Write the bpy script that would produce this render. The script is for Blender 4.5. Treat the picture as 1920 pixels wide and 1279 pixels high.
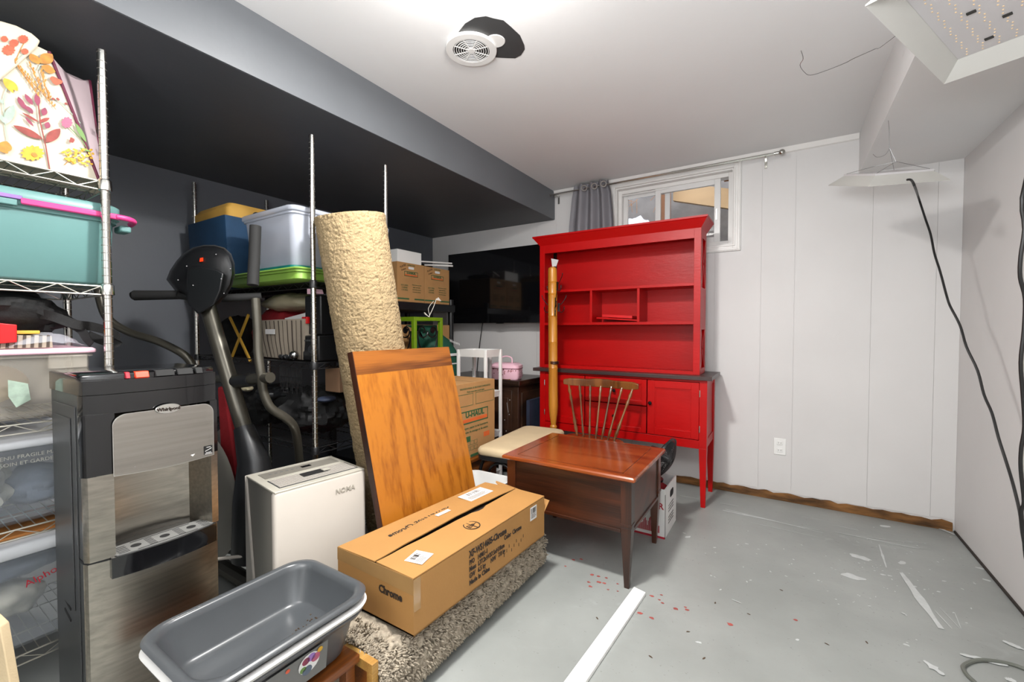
import bpy, math, random
from mathutils import Vector, Matrix, noise
PI=math.pi; R=random.Random(7)
for o in list(bpy.data.objects): bpy.data.objects.remove(o)
SC=bpy.context.scene; COL=SC.collection
# ------------------------------------------------------------------ camera
F=811.0; CY_=639.5; VX,VY=1472.0,618.0
pitch=-math.atan((CY_-VY)/F); yaw=math.atan2(VX-960.0, math.hypot(F,CY_-VY))
cd=bpy.data.cameras.new('camera'); cam=bpy.data.objects.new('camera',cd); COL.objects.link(cam)
cam.location=(0,0,1.2); cam.rotation_euler=(PI/2+pitch,0,yaw)
cd.sensor_width=36.0; cd.lens=F/1920*36; cd.clip_start=.02; cd.clip_end=60
SC.camera=cam
fw=Vector((-math.sin(yaw)*math.cos(pitch),math.cos(yaw)*math.cos(pitch),math.sin(pitch)))
rt=Vector((math.cos(yaw),math.sin(yaw),0)); upv=rt.cross(fw); C0=Vector((0,0,1.2))
def ray(px,py): return fw*F+rt*(px-960)-upv*(py-CY_)
def ax(px,py,X): d=ray(px,py); return C0+d*(X/d.x)
def ay(px,py,Y): d=ray(px,py); return C0+d*(Y/d.y)
def az(px,py,Z=0.0): d=ray(px,py); return C0+d*((Z-1.2)/d.z)
def ad(px,py,D): return C0+ray(px,py)*(D/F)
# ------------------------------------------------------------------ world, lamps, exposure
W=bpy.data.worlds.new('world'); SC.world=W; W.use_nodes=True
bg=W.node_tree.nodes['Background']; bg.inputs[0].default_value=(.80,.88,1.0,1); bg.inputs[1].default_value=2.8
def area(name,loc,size,power,col,rot=(0,0,0),shape='DISK',sy=None):
    l=bpy.data.lights.new(name,'AREA'); l.energy=power; l.color=col; l.shape=shape; l.size=size
    if sy: l.size_y=sy
    o=bpy.data.objects.new(name,l); COL.objects.link(o); o.location=loc; o.rotation_euler=rot; return o
pl=bpy.data.lights.new('ceiling_lamp_light','POINT'); pl.energy=15; pl.color=(1,.97,.93); pl.shadow_soft_size=.07
po=bpy.data.objects.new('ceiling_lamp_light',pl); COL.objects.link(po); po.location=(-.85,1.08,2.335)
area('ceiling_lamp_disc',(-.85,1.08,2.40),.20,40,(1,.98,.95))
area('rear_fill_light',(-.9,-1.0,2.42),1.0,26,(1,.985,.96))  # added fill overhead behind the camera, no lamp known there
area('upward_fill',(-.2,-.55,1.4),.7,60,(.94,.975,1),(PI*.88,0,-.65))  # unseen upward light, added to brighten the ceiling and walls
area('rear_wall_fill',(-.4,-2.28,1.25),1.1,9,(1,.98,.96),(-PI/2,0,0),'RECTANGLE',1.9)  # added soft fill from behind; the wall there has no doorway
SC.view_settings.view_transform='Standard'; SC.view_settings.look='None'; SC.view_settings.exposure=.58
SC.view_settings.gamma=1; SC.view_settings.use_curve_mapping=False
# ------------------------------------------------------------------ materials
def srgb(h):
    h=h.lstrip('#'); v=[int(h[i:i+2],16)/255 for i in (0,2,4)]
    return tuple(c/12.92 if c<=.04045 else ((c+.055)/1.055)**2.4 for c in v)+(1,)
def nmat(name):
    m=bpy.data.materials.new(name); m.use_nodes=True; nt=m.node_tree; return m,nt,nt.nodes['Principled BSDF']
def tex(nt,scale=(1,1,1),rot=(0,0,0)):
    tc=nt.nodes.new('ShaderNodeTexCoord'); mp=nt.nodes.new('ShaderNodeMapping'); mp.inputs['Scale'].default_value=scale; mp.inputs['Rotation'].default_value=rot
    nt.links.new(tc.outputs['Object'],mp.inputs[0]); return mp.outputs[0]
def mat(name,col,rough=.5,metal=0,var=.12,vs=6,bump=0,bs=60,spec=.5,coat=0,emit=0,stretch=(1,1,1),aniso=0):
    m,nt,p=nmat(name); c=srgb(col)
    p.inputs['Roughness'].default_value=rough; p.inputs['Metallic'].default_value=metal; p.inputs['Specular IOR Level'].default_value=spec
    p.inputs['Coat Weight'].default_value=coat
    v=tex(nt,stretch)
    n=nt.nodes.new('ShaderNodeTexNoise'); n.inputs['Scale'].default_value=vs; n.inputs['Detail'].default_value=5; nt.links.new(v,n.inputs[0])
    r=nt.nodes.new('ShaderNodeValToRGB'); r.color_ramp.elements[0].position=.3; r.color_ramp.elements[1].position=.7
    r.color_ramp.elements[0].color=tuple(x*(1-var) for x in c[:3])+(1,); r.color_ramp.elements[1].color=tuple(min(1,x*(1+var)) for x in c[:3])+(1,)
    nt.links.new(n.outputs[0],r.inputs[0]); nt.links.new(r.outputs[0],p.inputs['Base Color'])
    if bump:
        n2=nt.nodes.new('ShaderNodeTexNoise'); n2.inputs['Scale'].default_value=bs; n2.inputs['Detail'].default_value=4; nt.links.new(v,n2.inputs[0])
        b=nt.nodes.new('ShaderNodeBump'); b.inputs['Strength'].default_value=bump; b.inputs['Distance'].default_value=.01; nt.links.new(n2.outputs[0],b.inputs['Height']); nt.links.new(b.outputs[0],p.inputs['Normal'])
    if aniso:
        tn=nt.nodes.new('ShaderNodeTangent'); tn.direction_type='RADIAL'; tn.axis='Z'; nt.links.new(tn.outputs[0],p.inputs['Tangent']); p.inputs['Anisotropic'].default_value=aniso
    if emit:
        p.inputs['Emission Color'].default_value=c; p.inputs['Emission Strength'].default_value=emit
    return m
def wood(name,c1,c2,axis='z',scale=14,dist=5,rough=.35,coat=.15,fine=.5,amp=.2):
    m,nt,p=nmat(name); s={'x':(.12,1,1),'y':(1,.12,1),'z':(1,1,.12)}[axis]
    v=tex(nt,s)
    n=nt.nodes.new('ShaderNodeTexNoise'); n.inputs['Scale'].default_value=scale*.35; n.inputs['Detail'].default_value=3; n.inputs['Distortion'].default_value=.6; nt.links.new(v,n.inputs[0])
    mu=nt.nodes.new('ShaderNodeMath'); mu.operation='MULTIPLY'; mu.inputs[1].default_value=dist*2; nt.links.new(n.outputs[0],mu.inputs[0])
    sn=nt.nodes.new('ShaderNodeMath'); sn.operation='SINE'
    m3=nt.nodes.new('ShaderNodeMath'); m3.operation='MULTIPLY'; m3.inputs[1].default_value=PI; nt.links.new(mu.outputs[0],m3.inputs[0]); nt.links.new(m3.outputs[0],sn.inputs[0])
    s2={'x':(.03,1,1),'y':(1,.03,1),'z':(1,1,.03)}[axis]; v2=tex(nt,s2)
    n2=nt.nodes.new('ShaderNodeTexNoise'); n2.inputs['Scale'].default_value=scale*16; n2.inputs['Detail'].default_value=4; nt.links.new(v2,n2.inputs[0])
    a=nt.nodes.new('ShaderNodeMath'); a.operation='MULTIPLY_ADD'; a.inputs[1].default_value=amp; a.inputs[2].default_value=.32; nt.links.new(sn.outputs[0],a.inputs[0])
    b=nt.nodes.new('ShaderNodeMath'); b.operation='MULTIPLY_ADD'; b.inputs[1].default_value=fine; nt.links.new(n2.outputs[0],b.inputs[0]); nt.links.new(a.outputs[0],b.inputs[2])
    r=nt.nodes.new('ShaderNodeValToRGB'); r.color_ramp.elements[0].position=.3; r.color_ramp.elements[1].position=.75
    r.color_ramp.elements[0].color=srgb(c2); r.color_ramp.elements[1].color=srgb(c1)
    nt.links.new(b.outputs[0],r.inputs[0]); nt.links.new(r.outputs[0],p.inputs['Base Color'])
    bp=nt.nodes.new('ShaderNodeBump'); bp.inputs['Strength'].default_value=.12; bp.inputs['Distance'].default_value=.002; nt.links.new(n2.outputs[0],bp.inputs['Height']); nt.links.new(bp.outputs[0],p.inputs['Normal'])
    p.inputs['Roughness'].default_value=rough; p.inputs['Coat Weight'].default_value=coat; p.inputs['Coat Roughness'].default_value=.15
    return m
def clear(name,col,alpha=.45,rough=.2):
    m,nt,p=nmat(name); p.inputs['Base Color'].default_value=srgb(col); p.inputs['Roughness'].default_value=rough
    v=tex(nt); n=nt.nodes.new('ShaderNodeTexNoise'); n.inputs['Scale'].default_value=5; nt.links.new(v,n.inputs[0])
    mr=nt.nodes.new('ShaderNodeMapRange'); mr.inputs[3].default_value=alpha-.08; mr.inputs[4].default_value=alpha+.08; nt.links.new(n.outputs[0],mr.inputs[0]); nt.links.new(mr.outputs[0],p.inputs['Alpha'])
    return m
def floor_mat():
    m,nt,p=nmat('floor_paint'); L=nt.links.new; N=nt.nodes.new; v=tex(nt)
    def ns(scale,det=5,vec=v,dist=0):
        n=N('ShaderNodeTexNoise'); n.inputs['Scale'].default_value=scale; n.inputs['Detail'].default_value=det; n.inputs['Distortion'].default_value=dist; L(vec,n.inputs[0]); return n.outputs[0]
    def rmp(src,a,b,ca,cb):
        r=N('ShaderNodeValToRGB'); e=r.color_ramp.elements; e[0].position=a; e[1].position=b; e[0].color=ca; e[1].color=cb; L(src,r.inputs[0]); return r.outputs[0]
    base=rmp(ns(2.2,8),.35,.65,srgb('#868986'),srgb('#959895'))
    sc=rmp(ns(9,9,dist=1.2),.60,.74,(0,0,0,1),(1,1,1,1))
    area_=rmp(ns(.9,2),.48,.62,(.05,.05,.05,1),(1,1,1,1))
    mm=N('ShaderNodeMix'); mm.data_type='RGBA'; mm.blend_type='MULTIPLY'; mm.inputs[0].default_value=1; L(sc,mm.inputs[6]); L(area_,mm.inputs[7])
    mul=N('ShaderNodeMath'); mul.operation='MULTIPLY'; mul.inputs[1].default_value=.45; L(mm.outputs[2],mul.inputs[0])
    mx=N('ShaderNodeMix'); mx.data_type='RGBA'; L(mul.outputs[0],mx.inputs[0]); L(base,mx.inputs[6]); mx.inputs[7].default_value=srgb('#a5a8a8')
    sp=rmp(ns(70,2),.70,.74,(0,0,0,1),(1,1,1,1)); m4=N('ShaderNodeMath'); m4.operation='MULTIPLY'; m4.inputs[1].default_value=.3; L(sp,m4.inputs[0])
    mx2=N('ShaderNodeMix'); mx2.data_type='RGBA'; L(m4.outputs[0],mx2.inputs[0]); L(mx.outputs[2],mx2.inputs[6]); mx2.inputs[7].default_value=srgb('#54504c')
    L(mx2.outputs[2],p.inputs['Base Color'])
    rr=N('ShaderNodeMapRange'); rr.inputs[3].default_value=.28; rr.inputs[4].default_value=.6; L(ns(4,6),rr.inputs[0]); L(rr.outputs[0],p.inputs['Roughness'])
    b=N('ShaderNodeBump'); b.inputs['Strength'].default_value=.15; b.inputs['Distance'].default_value=.006; L(ns(18,8),b.inputs['Height']); L(b.outputs[0],p.inputs['Normal'])
    return m
def brushed(name,col,axis,rough=.3,var=.1):
    s={'x':(.02,1,1),'y':(1,.02,1),'z':(1,1,.02)}[axis]; m=mat(name,col,rough,1,var,90,.02,220,stretch=s,aniso=.85); return m
MT={}
def K(k,*a,**kw):
    MT[k]=mat(k,*a,**kw)
K('wall_paint','#d2d0cf',.6,var=.03,vs=2); K('ceil_paint','#dcdcdc',.75,var=.02,vs=1.5,bump=.05,bs=30)
K('slate_lit','#5f6266',.45,var=.05,vs=3,bump=.04,bs=40); K('slate_shaded','#424448',.5,var=.08,vs=3,bump=.04,bs=40); K('slate_paint','#595d64',.5,var=.06,vs=3,bump=.05,bs=40)
K('trim_white','#dedcd9',.4,var=.03); K('white_plastic','#d9d8d6',.35,var=.03); K('white_gloss','#e8e8e6',.25,var=.02)
K('red_paint','#ac0304',.38,spec=.3,var=.14,vs=4,bump=.08,bs=70,stretch=(.3,1,1)); K('dark_top','#3b2c2b',.35,var=.2,stretch=(.2,1,1))
K('black_plastic','#17181a',.35,var=.1); K('black_gloss','#0b0b0d',.1,var=.05,coat=.5); K('black_matte','#0f0f10',.75,var=.25,bump=.2,bs=80)
K('dark_grey','#3a3b3c',.4,var=.06); K('dark_metal','#4d4a42',.35,.6,var=.12); K('iron','#141416',.35,.5)
K('chrome','#d0cfca',.16,1,var=.06); K('nickel','#b8b6b0',.25,1); K('brass','#a7843a',.3,.9)
K('shelf_wire','#b9b6ab',.3,.9); K('black_wire','#2a2a2b',.4,.6); K('groove','#8a8883',.35,.8)
K('teal','#628b89',.38,var=.04); K('teal_d','#0f6e66',.4); K('pink','#d43f82',.35); K('purple','#8d6ab0',.4); K('pale_pink','#e9bccb',.4,var=.04)
K('yellow','#d6a63c',.5); K('foam_yellow','#c79a45',.7,var=.1); K('blue_cloth','#163d5e',.75,var=.15,bump=.2,bs=200); K('green_bin','#7ea344',.45,var=.12)
K('red_cloth','#8c0d18',.8,var=.25,bump=.3,bs=40); K('red_box','#c40c12',.4); K('cardboard','#ab8050',.8,var=.07,vs=8,bump=.05,bs=150); K('cardboard_d','#8a6a50',.85,var=.07)
K('cardboard_o','#a1753f',.75,var=.06,vs=5,bump=.06,bs=90); K('ink','#2a1f16',.7); K('ink_green','#2f5a36',.7); K('ink_orange','#d2612a',.7); K('paper','#d9d8d6',.6,var=.04); K('tape','#a07d50',.15,var=.1,coat=.5)
K('cream_fab','#c2ae8c',.9,var=.08,bump=.15,bs=200); K('grey_bin','#57585a',.3,var=.05); K('grey_in','#44474a',.3,var=.08); K('black_led','#16140f',.5)
K('curtain','#77757a',.55,var=.08,vs=20,stretch=(1,1,.2)); K('green_paint','#5d7c0e',.4,var=.08); K('green_bag','#0d4535',.7,var=.2,bump=.25,bs=60); K('white_cloth','#cfd2d2',.8)
K('bag_cream','#c2b9a6',.6,var=.04,vs=4); K('bag_pink','#c4b2b8',.6,var=.05); K('maroon','#5a1230',.6); K('leaf_red','#84342c',.6,var=.25,vs=40); K('leaf_plum','#7e3048',.6,var=.2,vs=40); K('leaf_gold','#ad7226',.6,var=.3,vs=60); K('petal_y','#c99a26',.6,var=.2,vs=60); K('petal_o','#bd5236',.6,var=.2,vs=50); K('leaf_sage','#93a596',.6,var=.2,vs=40); K('petal_p','#a9546e',.6,var=.2,vs=40); K('leaf_green','#5f8040',.6)
K('beige_bag','#a39a80',.35,var=.2,bump=.3,bs=15); K('grey_shell','#77736b',.35,var=.03); K('off_white','#b6afa6',.35,var=.02); K('vent_grey','#a7a398',.4)
K('led_board','#bdbabb',.4,var=.03); K('led_y','#e2c49a',.4); K('fix_white','#b2b0ab',.4,var=.03); K('cord_black','#121212',.45); K('cord_grey','#63665f',.5)
K('snow','#eef2f8',.7); K('well','#77706a',.9,var=.25,bump=.6,bs=12); K('straw','#b5793f',.8); K('beam','#b8956a',.7,var=.12,stretch=(.1,1,1)); K('beam_d','#7a4a22',.7,var=.2)
K('paint_scuff','#b9bcbb',.6,var=.08,vs=30); K('paint_red','#9c4a44',.6,var=.2,vs=30); K('debris','#4b3a2a',.9); K('string','#cfcabf',.8); K('orange_btn','#ff3a12',.3,emit=.25); K('mdgrey','#6b6b69',.5)
K('stripe_fab','#a39787',.85,var=.05); K('stripe_dark','#4a3f38',.85); K('rubber','#1b1b1b',.8); K('silver','#9a9a9a',.2,1); K('gap_dark','#2c2620',.8)
K('print_red','#a31428',.6); K('bag_floral','#c8929a',.6,var=.2,vs=60); K('navy','#1c2437',.7,var=.3); K('cloth_blue','#56606e',.8,var=.35,vs=9,bump=.5,bs=20); K('cloth_grey','#a9a79c',.7,var=.4,vs=7,bump=.5,bs=18); K('orange_cl','#a2682f',.7)
MT['floor']=floor_mat(); MT['steel']=brushed('steel','#b1aba0','y',.3,.16); MT['steel_v']=brushed('steel_v','#b0aca5','y',.22,.1)
MT['oak']=wood('oak','#aa681f','#773d0c','z',5,16,.3,.2,.7,.13); MT['oak_d']=wood('oak_band','#94571f','#542a0b','y',12,5,.35,.3); MT['oak_edge']=wood('oak_edge','#3c1a08','#200c04','z',10,4,.5,0)
MT['cherry_x']=wood('cherry_top','#85401a','#4e200c','x',16,3,.2,.35,.6); MT['cherry_d']=wood('cherry_dark','#4c230e','#241006','x',12,3,.35,.2); MT['cherry_z']=wood('cherry_leg','#47220f','#251207','z',14,3,.3,.3)
MT['chair_w']=wood('chair_wood','#7a4a22','#4e2a10','z',20,3,.25,.5); MT['bamboo']=wood('bamboo','#c7862c','#9c5f14','z',12,2,.4,.2); MT['pine']=wood('pine','#c49a52','#94672c','y',14,3,.5,.1)
MT['walnut']=wood('walnut_dark','#3a2417','#1a0f09','x',12,3,.4,.2); MT['rotwood']=mat('rough_wood','#6f4c28',.9,var=.75,vs=22,bump=.8,bs=60,stretch=(.25,1,1)); MT['stoolw']=wood('stool_wood','#9a5618','#5f300c','y',12,4,.4,.2)
for k,c,a,r in (('clear_milky','#c3c8d4',.66,.15),('clear_bin','#b4bac0',.17,.12),('clear_warm','#c0b9ac',.24,.2),('clear_lid','#dfe2e6',.7,.25),('clear_bag','#cfd3dc',.3,.1)): MT[k]=clear(k,c,a,r)
MT['carpet']=mat('carpet','#978362',.95,var=.16,vs=90,bump=.5,bs=160); MT['shag']=mat('shag','#a29786',.95,var=.28,vs=60,bump=.4,bs=150); MT['backing']=mat('backing','#5d5244',.95,var=.2,bump=.4,bs=120)
def glass():
    m,nt,p=nmat('glass'); g=nt.nodes.new('ShaderNodeBsdfGlossy'); g.inputs['Roughness'].default_value=.02; t=nt.nodes.new('ShaderNodeBsdfTransparent'); f=nt.nodes.new('ShaderNodeFresnel'); f.inputs[0].default_value=1.45
    mx=nt.nodes.new('ShaderNodeMixShader'); nt.links.new(f.outputs[0],mx.inputs[0]); nt.links.new(t.outputs[0],mx.inputs[1]); nt.links.new(g.outputs[0],mx.inputs[2]); nt.links.new(mx.outputs[0],nt.nodes['Material Output'].inputs[0]); return m
MT['glass']=glass()
# ------------------------------------------------------------------ geometry helpers
class G:
    def __init__(s): s.v=[]; s.f=[]
    def add(s,vs,fs):
        n=len(s.v); s.v+= [Vector(v) for v in vs]; s.f+=[tuple(i+n for i in f) for f in fs]; return s
    def box(s,x0,y0,z0,x1,y1,z1):
        if x0>x1:x0,x1=x1,x0
        if y0>y1:y0,y1=y1,y0
        if z0>z1:z0,z1=z1,z0
        return s.add([(x0,y0,z0),(x1,y0,z0),(x1,y1,z0),(x0,y1,z0),(x0,y0,z1),(x1,y0,z1),(x1,y1,z1),(x0,y1,z1)],[(0,3,2,1),(4,5,6,7),(0,1,5,4),(1,2,6,5),(2,3,7,6),(3,0,4,7)])
    def hexa(s,a,b): # two quads, 4 pts each
        return s.add(list(a)+list(b),[(0,3,2,1),(4,5,6,7),(0,1,5,4),(1,2,6,5),(2,3,7,6),(3,0,4,7)])
    def loft(s,rings,c0=True,c1=True,closed=True):
        n=len(rings[0]); vs=[p for r in rings for p in r]; fs=[]
        for i in range(len(rings)-1):
            for j in range(n if closed else n-1):
                k=(j+1)%n; fs.append((i*n+j,i*n+k,(i+1)*n+k,(i+1)*n+j))
        if c0: fs.append(tuple(reversed(range(n))))
        if c1: fs.append(tuple((len(rings)-1)*n+j for j in range(n)))
        return s.add(vs,fs)
    def tube(s,pts,r,n=8,caps=True):
        pts=[Vector(p) for p in pts]; rs=r if isinstance(r,(list,tuple)) else [r]*len(pts); rings=[]; u=None
        for i,p in enumerate(pts):
            t=(pts[min(i+1,len(pts)-1)]-pts[max(i-1,0)]).normalized()
            if u is None: u=t.orthogonal().normalized()
            else: u=(u-t*u.dot(t)).normalized()
            w=t.cross(u); rings.append([p+u*(rs[i]*math.cos(2*PI*j/n))+w*(rs[i]*math.sin(2*PI*j/n)) for j in range(n)])
        return s.loft(rings,caps,caps)
    def cyl(s,a,b,r,n=16): return s.tube([a,b],r,n)
    def wire(s,a,b,r=.002): return s.tube([a,b],r,5)
    def bar(s,a,b,w,h,up=(0,0,1)):
        a=Vector(a);b=Vector(b);t=(b-a).normalized(); up=Vector(up)
        if abs(t.dot(up))>.98: up=Vector((1,0,0))
        x=t.cross(up).normalized(); y=x.cross(t); x=x*(w/2); y=y*(h/2)
        return s.hexa([a-x-y,a+x-y,a+x+y,a-x+y],[b-x-y,b+x-y,b+x+y,b-x+y])
    def prism(s,pts,d):
        d=Vector(d); pts=[Vector(p) for p in pts]; n=len(pts)
        return s.loft([pts,[p+d for p in pts]])
    def lathe(s,prof,c=(0,0,0),n=16,ax=None):
        rings=[]; c=Vector(c)
        for r,z in prof:
            rings.append([c+Vector((max(r,1e-4)*math.cos(2*PI*j/n),max(r,1e-4)*math.sin(2*PI*j/n),z)) for j in range(n)])
        k=len(s.v); s.loft(rings)
        if ax is not None:
            q=Vector((0,0,1)).rotation_difference(Vector(ax).normalized())
            for i in range(k,len(s.v)): s.v[i]=c+q@(s.v[i]-c)
        return s
    def sph(s,c,r,n=12,m=8):
        rx,ry,rz=r if isinstance(r,(tuple,list)) else (r,r,r); rings=[]
        for i in range(m+1):
            a=-PI/2+PI*i/m; a=max(min(a,PI/2-.02),-PI/2+.02)
            rings.append([Vector(c)+Vector((rx*math.cos(a)*math.cos(2*PI*j/n),ry*math.cos(a)*math.sin(2*PI*j/n),rz*math.sin(a))) for j in range(n)])
        return s.loft(rings)
    def blob(s,c,r,amp=.15,fr=6,seed=0,n=36,m=22,flat=None):
        k=len(s.v); s.sph(c,r,n,m); c=Vector(c)
        for i in range(k,len(s.v)):
            p=s.v[i]; q=noise.noise(p*fr+Vector((seed,seed*2,0)))*.6+abs(noise.noise(p*fr*2.3+Vector((seed,0,5))))*.7
            p=c+(p-c)*(1+amp*(q*1.6-.3))
            if flat is not None: p.z=max(p.z,flat)
            s.v[i]=p
        return s
    def xf(s,m,start=0):
        for i in range(start,len(s.v)): s.v[i]=m@s.v[i]
        return s
def rrect(x0,y0,x1,y1,r,z,n=5):
    pts=[]
    for cx,cy,a in ((x1-r,y1-r,0),(x0+r,y1-r,PI/2),(x0+r,y0+r,PI),(x1-r,y0+r,1.5*PI)):
        for i in range(n+1):
            t=a+PI/2*i/n; pts.append(Vector((cx+r*math.cos(t),cy+r*math.sin(t),z)))
    return pts
def basis(o):
    m=Matrix.Identity(4)
    while o: m=o.matrix_basis@m; o=o.parent
    return m
def mk(name,g,m,parent=None,bevel=0,smooth=35,world=False,loc=None,seg=2,sub=0):
    if world and parent is not None: g.xf(basis(parent).inverted())
    if parent is None and loc is None:
        xs=[v.x for v in g.v]; ys=[v.y for v in g.v]; z=min(v.z for v in g.v)
        loc=Vector(((min(xs)+max(xs))/2,(min(ys)+max(ys))/2,z)); g.xf(Matrix.Translation(-loc))
    me=bpy.data.meshes.new(name); me.from_pydata([tuple(v) for v in g.v],[],g.f); me.materials.append(MT[m] if isinstance(m,str) else m)
    if smooth: me.shade_smooth(); me.set_sharp_from_angle(angle=math.radians(smooth))
    me.update(); o=bpy.data.objects.new(name,me); COL.objects.link(o)
    if parent is not None: o.parent=parent
    if loc is not None: o.location=loc
    if sub:
        s=o.modifiers.new('sub','SUBSURF'); s.levels=sub; s.render_levels=sub
    if bevel:
        b=o.modifiers.new('bevel','BEVEL'); b.width=bevel; b.segments=seg; b.limit_method='ANGLE'; b.angle_limit=.6; b.harden_normals=False
    return o
def tag(o,label,cat,group=None):
    o['label']=label; o['category']=cat
    if group: o['group']=group
    return o
def thing(name,label,cat,loc=(0,0,0),rz=0,group=None):
    o=bpy.data.objects.new(name,None); COL.objects.link(o); o.location=loc; o.rotation_euler=(0,0,rz); o.empty_display_size=.05
    return tag(o,label,cat,group)
def solo(name,g,m,label,cat,group=None,**k): return tag(mk(name,g,m,**k),label,cat,group)
def struct(name,g,m,**k):
    o=mk(name,g,m,**k)
    if o.parent is None: o['kind']='structure'
    return o
def stuff(o): o['kind']='stuff'; return o
def text(s,size,o,u,v,m,parent,name='lettering',bold=0,align='CENTER',sx=1,world=False,shear=0):
    """flat lettering: centre o, reading direction u, up direction v"""
    c=bpy.data.curves.new(name,'FONT'); c.body=s; c.size=size; c.align_x=align; c.align_y='CENTER'; c.extrude=.0004; c.offset=bold; c.shear=shear; c.resolution_u=2
    t=bpy.data.objects.new(name,c); COL.objects.link(t); me=bpy.data.meshes.new_from_object(t); bpy.data.objects.remove(t); bpy.data.curves.remove(c)
    u=Vector(u).normalized(); v=Vector(v).normalized(); w=u.cross(v).normalized(); o=Vector(o)+w*.0012
    M=Matrix(((u.x*sx,v.x,w.x,o.x),(u.y*sx,v.y,w.y,o.y),(u.z*sx,v.z,w.z,o.z),(0,0,0,1)))
    if world: M=basis(parent).inverted()@M
    me.transform(M); me.materials.clear(); me.materials.append(MT[m]); ob=bpy.data.objects.new(name,me); COL.objects.link(ob); ob.parent=parent; return ob
def smoothpts(pts,k=4):
    pts=[Vector(p) for p in pts]; out=[]
    for i in range(len(pts)-1):
        p0=pts[max(i-1,0)];p1=pts[i];p2=pts[i+1];p3=pts[min(i+2,len(pts)-1)]
        for j in range(k):
            t=j/k; out.append(.5*((2*p1)+(p2-p0)*t+(2*p0-5*p1+4*p2-p3)*t*t+(3*p1-p0-3*p2+p3)*t**3))
    return out+[pts[-1]]
# ================================================================== SETTING
XL,XR,YB,YF,ZC,ZS=-3.265,.868,3.55,-2.35,2.448,2.195
struct('floor',G().box(XL-.1,YF-.1,-.05,XR+.1,YB+.1,0),'floor')
struct('ceiling',G().box(XL-.1,YF-.1,ZC,XR+.1,YB+.1,ZC+.06),'ceil_paint')
struct('wall_left',G().box(XL-.08,YF,0,XL,YB+.1,ZC),'slate_paint')
struct('wall_right',G().box(XR,YF,0.012,XR+.08,YB+.1,ZC),'wall_paint')
struct('wall_front',G().box(XL,YF-.08,0,XR,YF,ZC),'wall_paint')
wb=struct('wall_back',G().box(XL,YB+.004,0,-1.22,YB+.10,ZC).box(-.325,YB+.004,0,XR,YB+.10,ZC).box(-1.22,YB+.004,0,-.325,YB+.10,1.82).box(-1.22,YB+.004,2.385,-.325,YB+.10,ZC),'wall_paint')
x=XL; i=0; ws=[.2,.41,.29,.4,.2,.31,.4,.2,.405,.3,.2,.41,.3,.2,.4,.3]
while x<XR-.02:
    x1=min(x+ws[i%len(ws)],XR); i+=1
    a,b=x+.0006,x1-.0006
    zs=[(.062+R.uniform(-.004,.008),ZC-.001)]
    if b>-1.22 and a<-.325: 
        for (aa,bb,q) in ((a,min(b,-1.222),0),(max(a,-1.222),min(b,-.323),1),(max(a,-.323),b,0)):
            if bb-aa<.004: continue
            if q: mk('panel',G().box(aa,YB,.064,bb,YB+.004,1.82),'wall_paint',wb,world=True,smooth=0); mk('panel',G().box(aa,YB,2.385,bb,YB+.004,ZC-.001),'wall_paint',wb,world=True,smooth=0)
            else: mk('panel',G().box(aa,YB,.064,bb,YB+.004,ZC-.001),'wall_paint',wb,world=True,smooth=0)
    else: mk('panel',G().box(a,YB,zs[0][0],b,YB+.004,zs[0][1]),'wall_paint',wb,world=True,smooth=0)
    x=x1
struct('trim_1',G().box(XL,-1.9+0*YF,ZS,-1.787,YB,ZC).box(XL,YF,ZS,-1.787,-1.9,ZC),'slate_shaded',smooth=0)  # darker copy of the slate paint: underside shade is in the colour
struct('trim_4',G().box(-1.787,YF,ZS+.001,-1.781,YB,ZC-.0005),'slate_lit',smooth=0)  # thin plate in a lighter copy of the soffit paint, lamplight coloured in
struct('trim_2',G().box(.385,YF,ZS,XR,YB,ZC),'ceil_paint',smooth=0)
struct('trim_3',G().prism([(-1.787,YB,ZC),(-1.787,YB,ZC-.035),(-1.787,YB-.012,ZC-.03),(-1.787,YB-.028,ZC)],(2.17,0,0)),'trim_white',smooth=0)
g=G(); n=90; top=[]; 
for k in range(n+1):
    xx=XL+.02+(XR-XL-.03)*k/n; hh=.05+.016*noise.noise(Vector((xx*14,0,0)))+ (.005 if k%2 else 0); yy=YB-.006-.008*abs(noise.noise(Vector((xx*5,3,0))))
    top.append((xx,yy,hh))
g.loft([[Vector((a,b,.001)),Vector((a,b,c*.6)),Vector((a,b+.003,c)),Vector((a,YB+.004,c)),Vector((a,YB+.004,.001))] for a,b,c in top])
struct('baseboard_back',g,'rotwood',smooth=0)
struct('floor_gap_right',G().box(XR-.008,-.5,.001,XR+.01,YB-.02,.012),'gap_dark',smooth=0)  # dark strip coloured to stand for the gap under the wall
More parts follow.
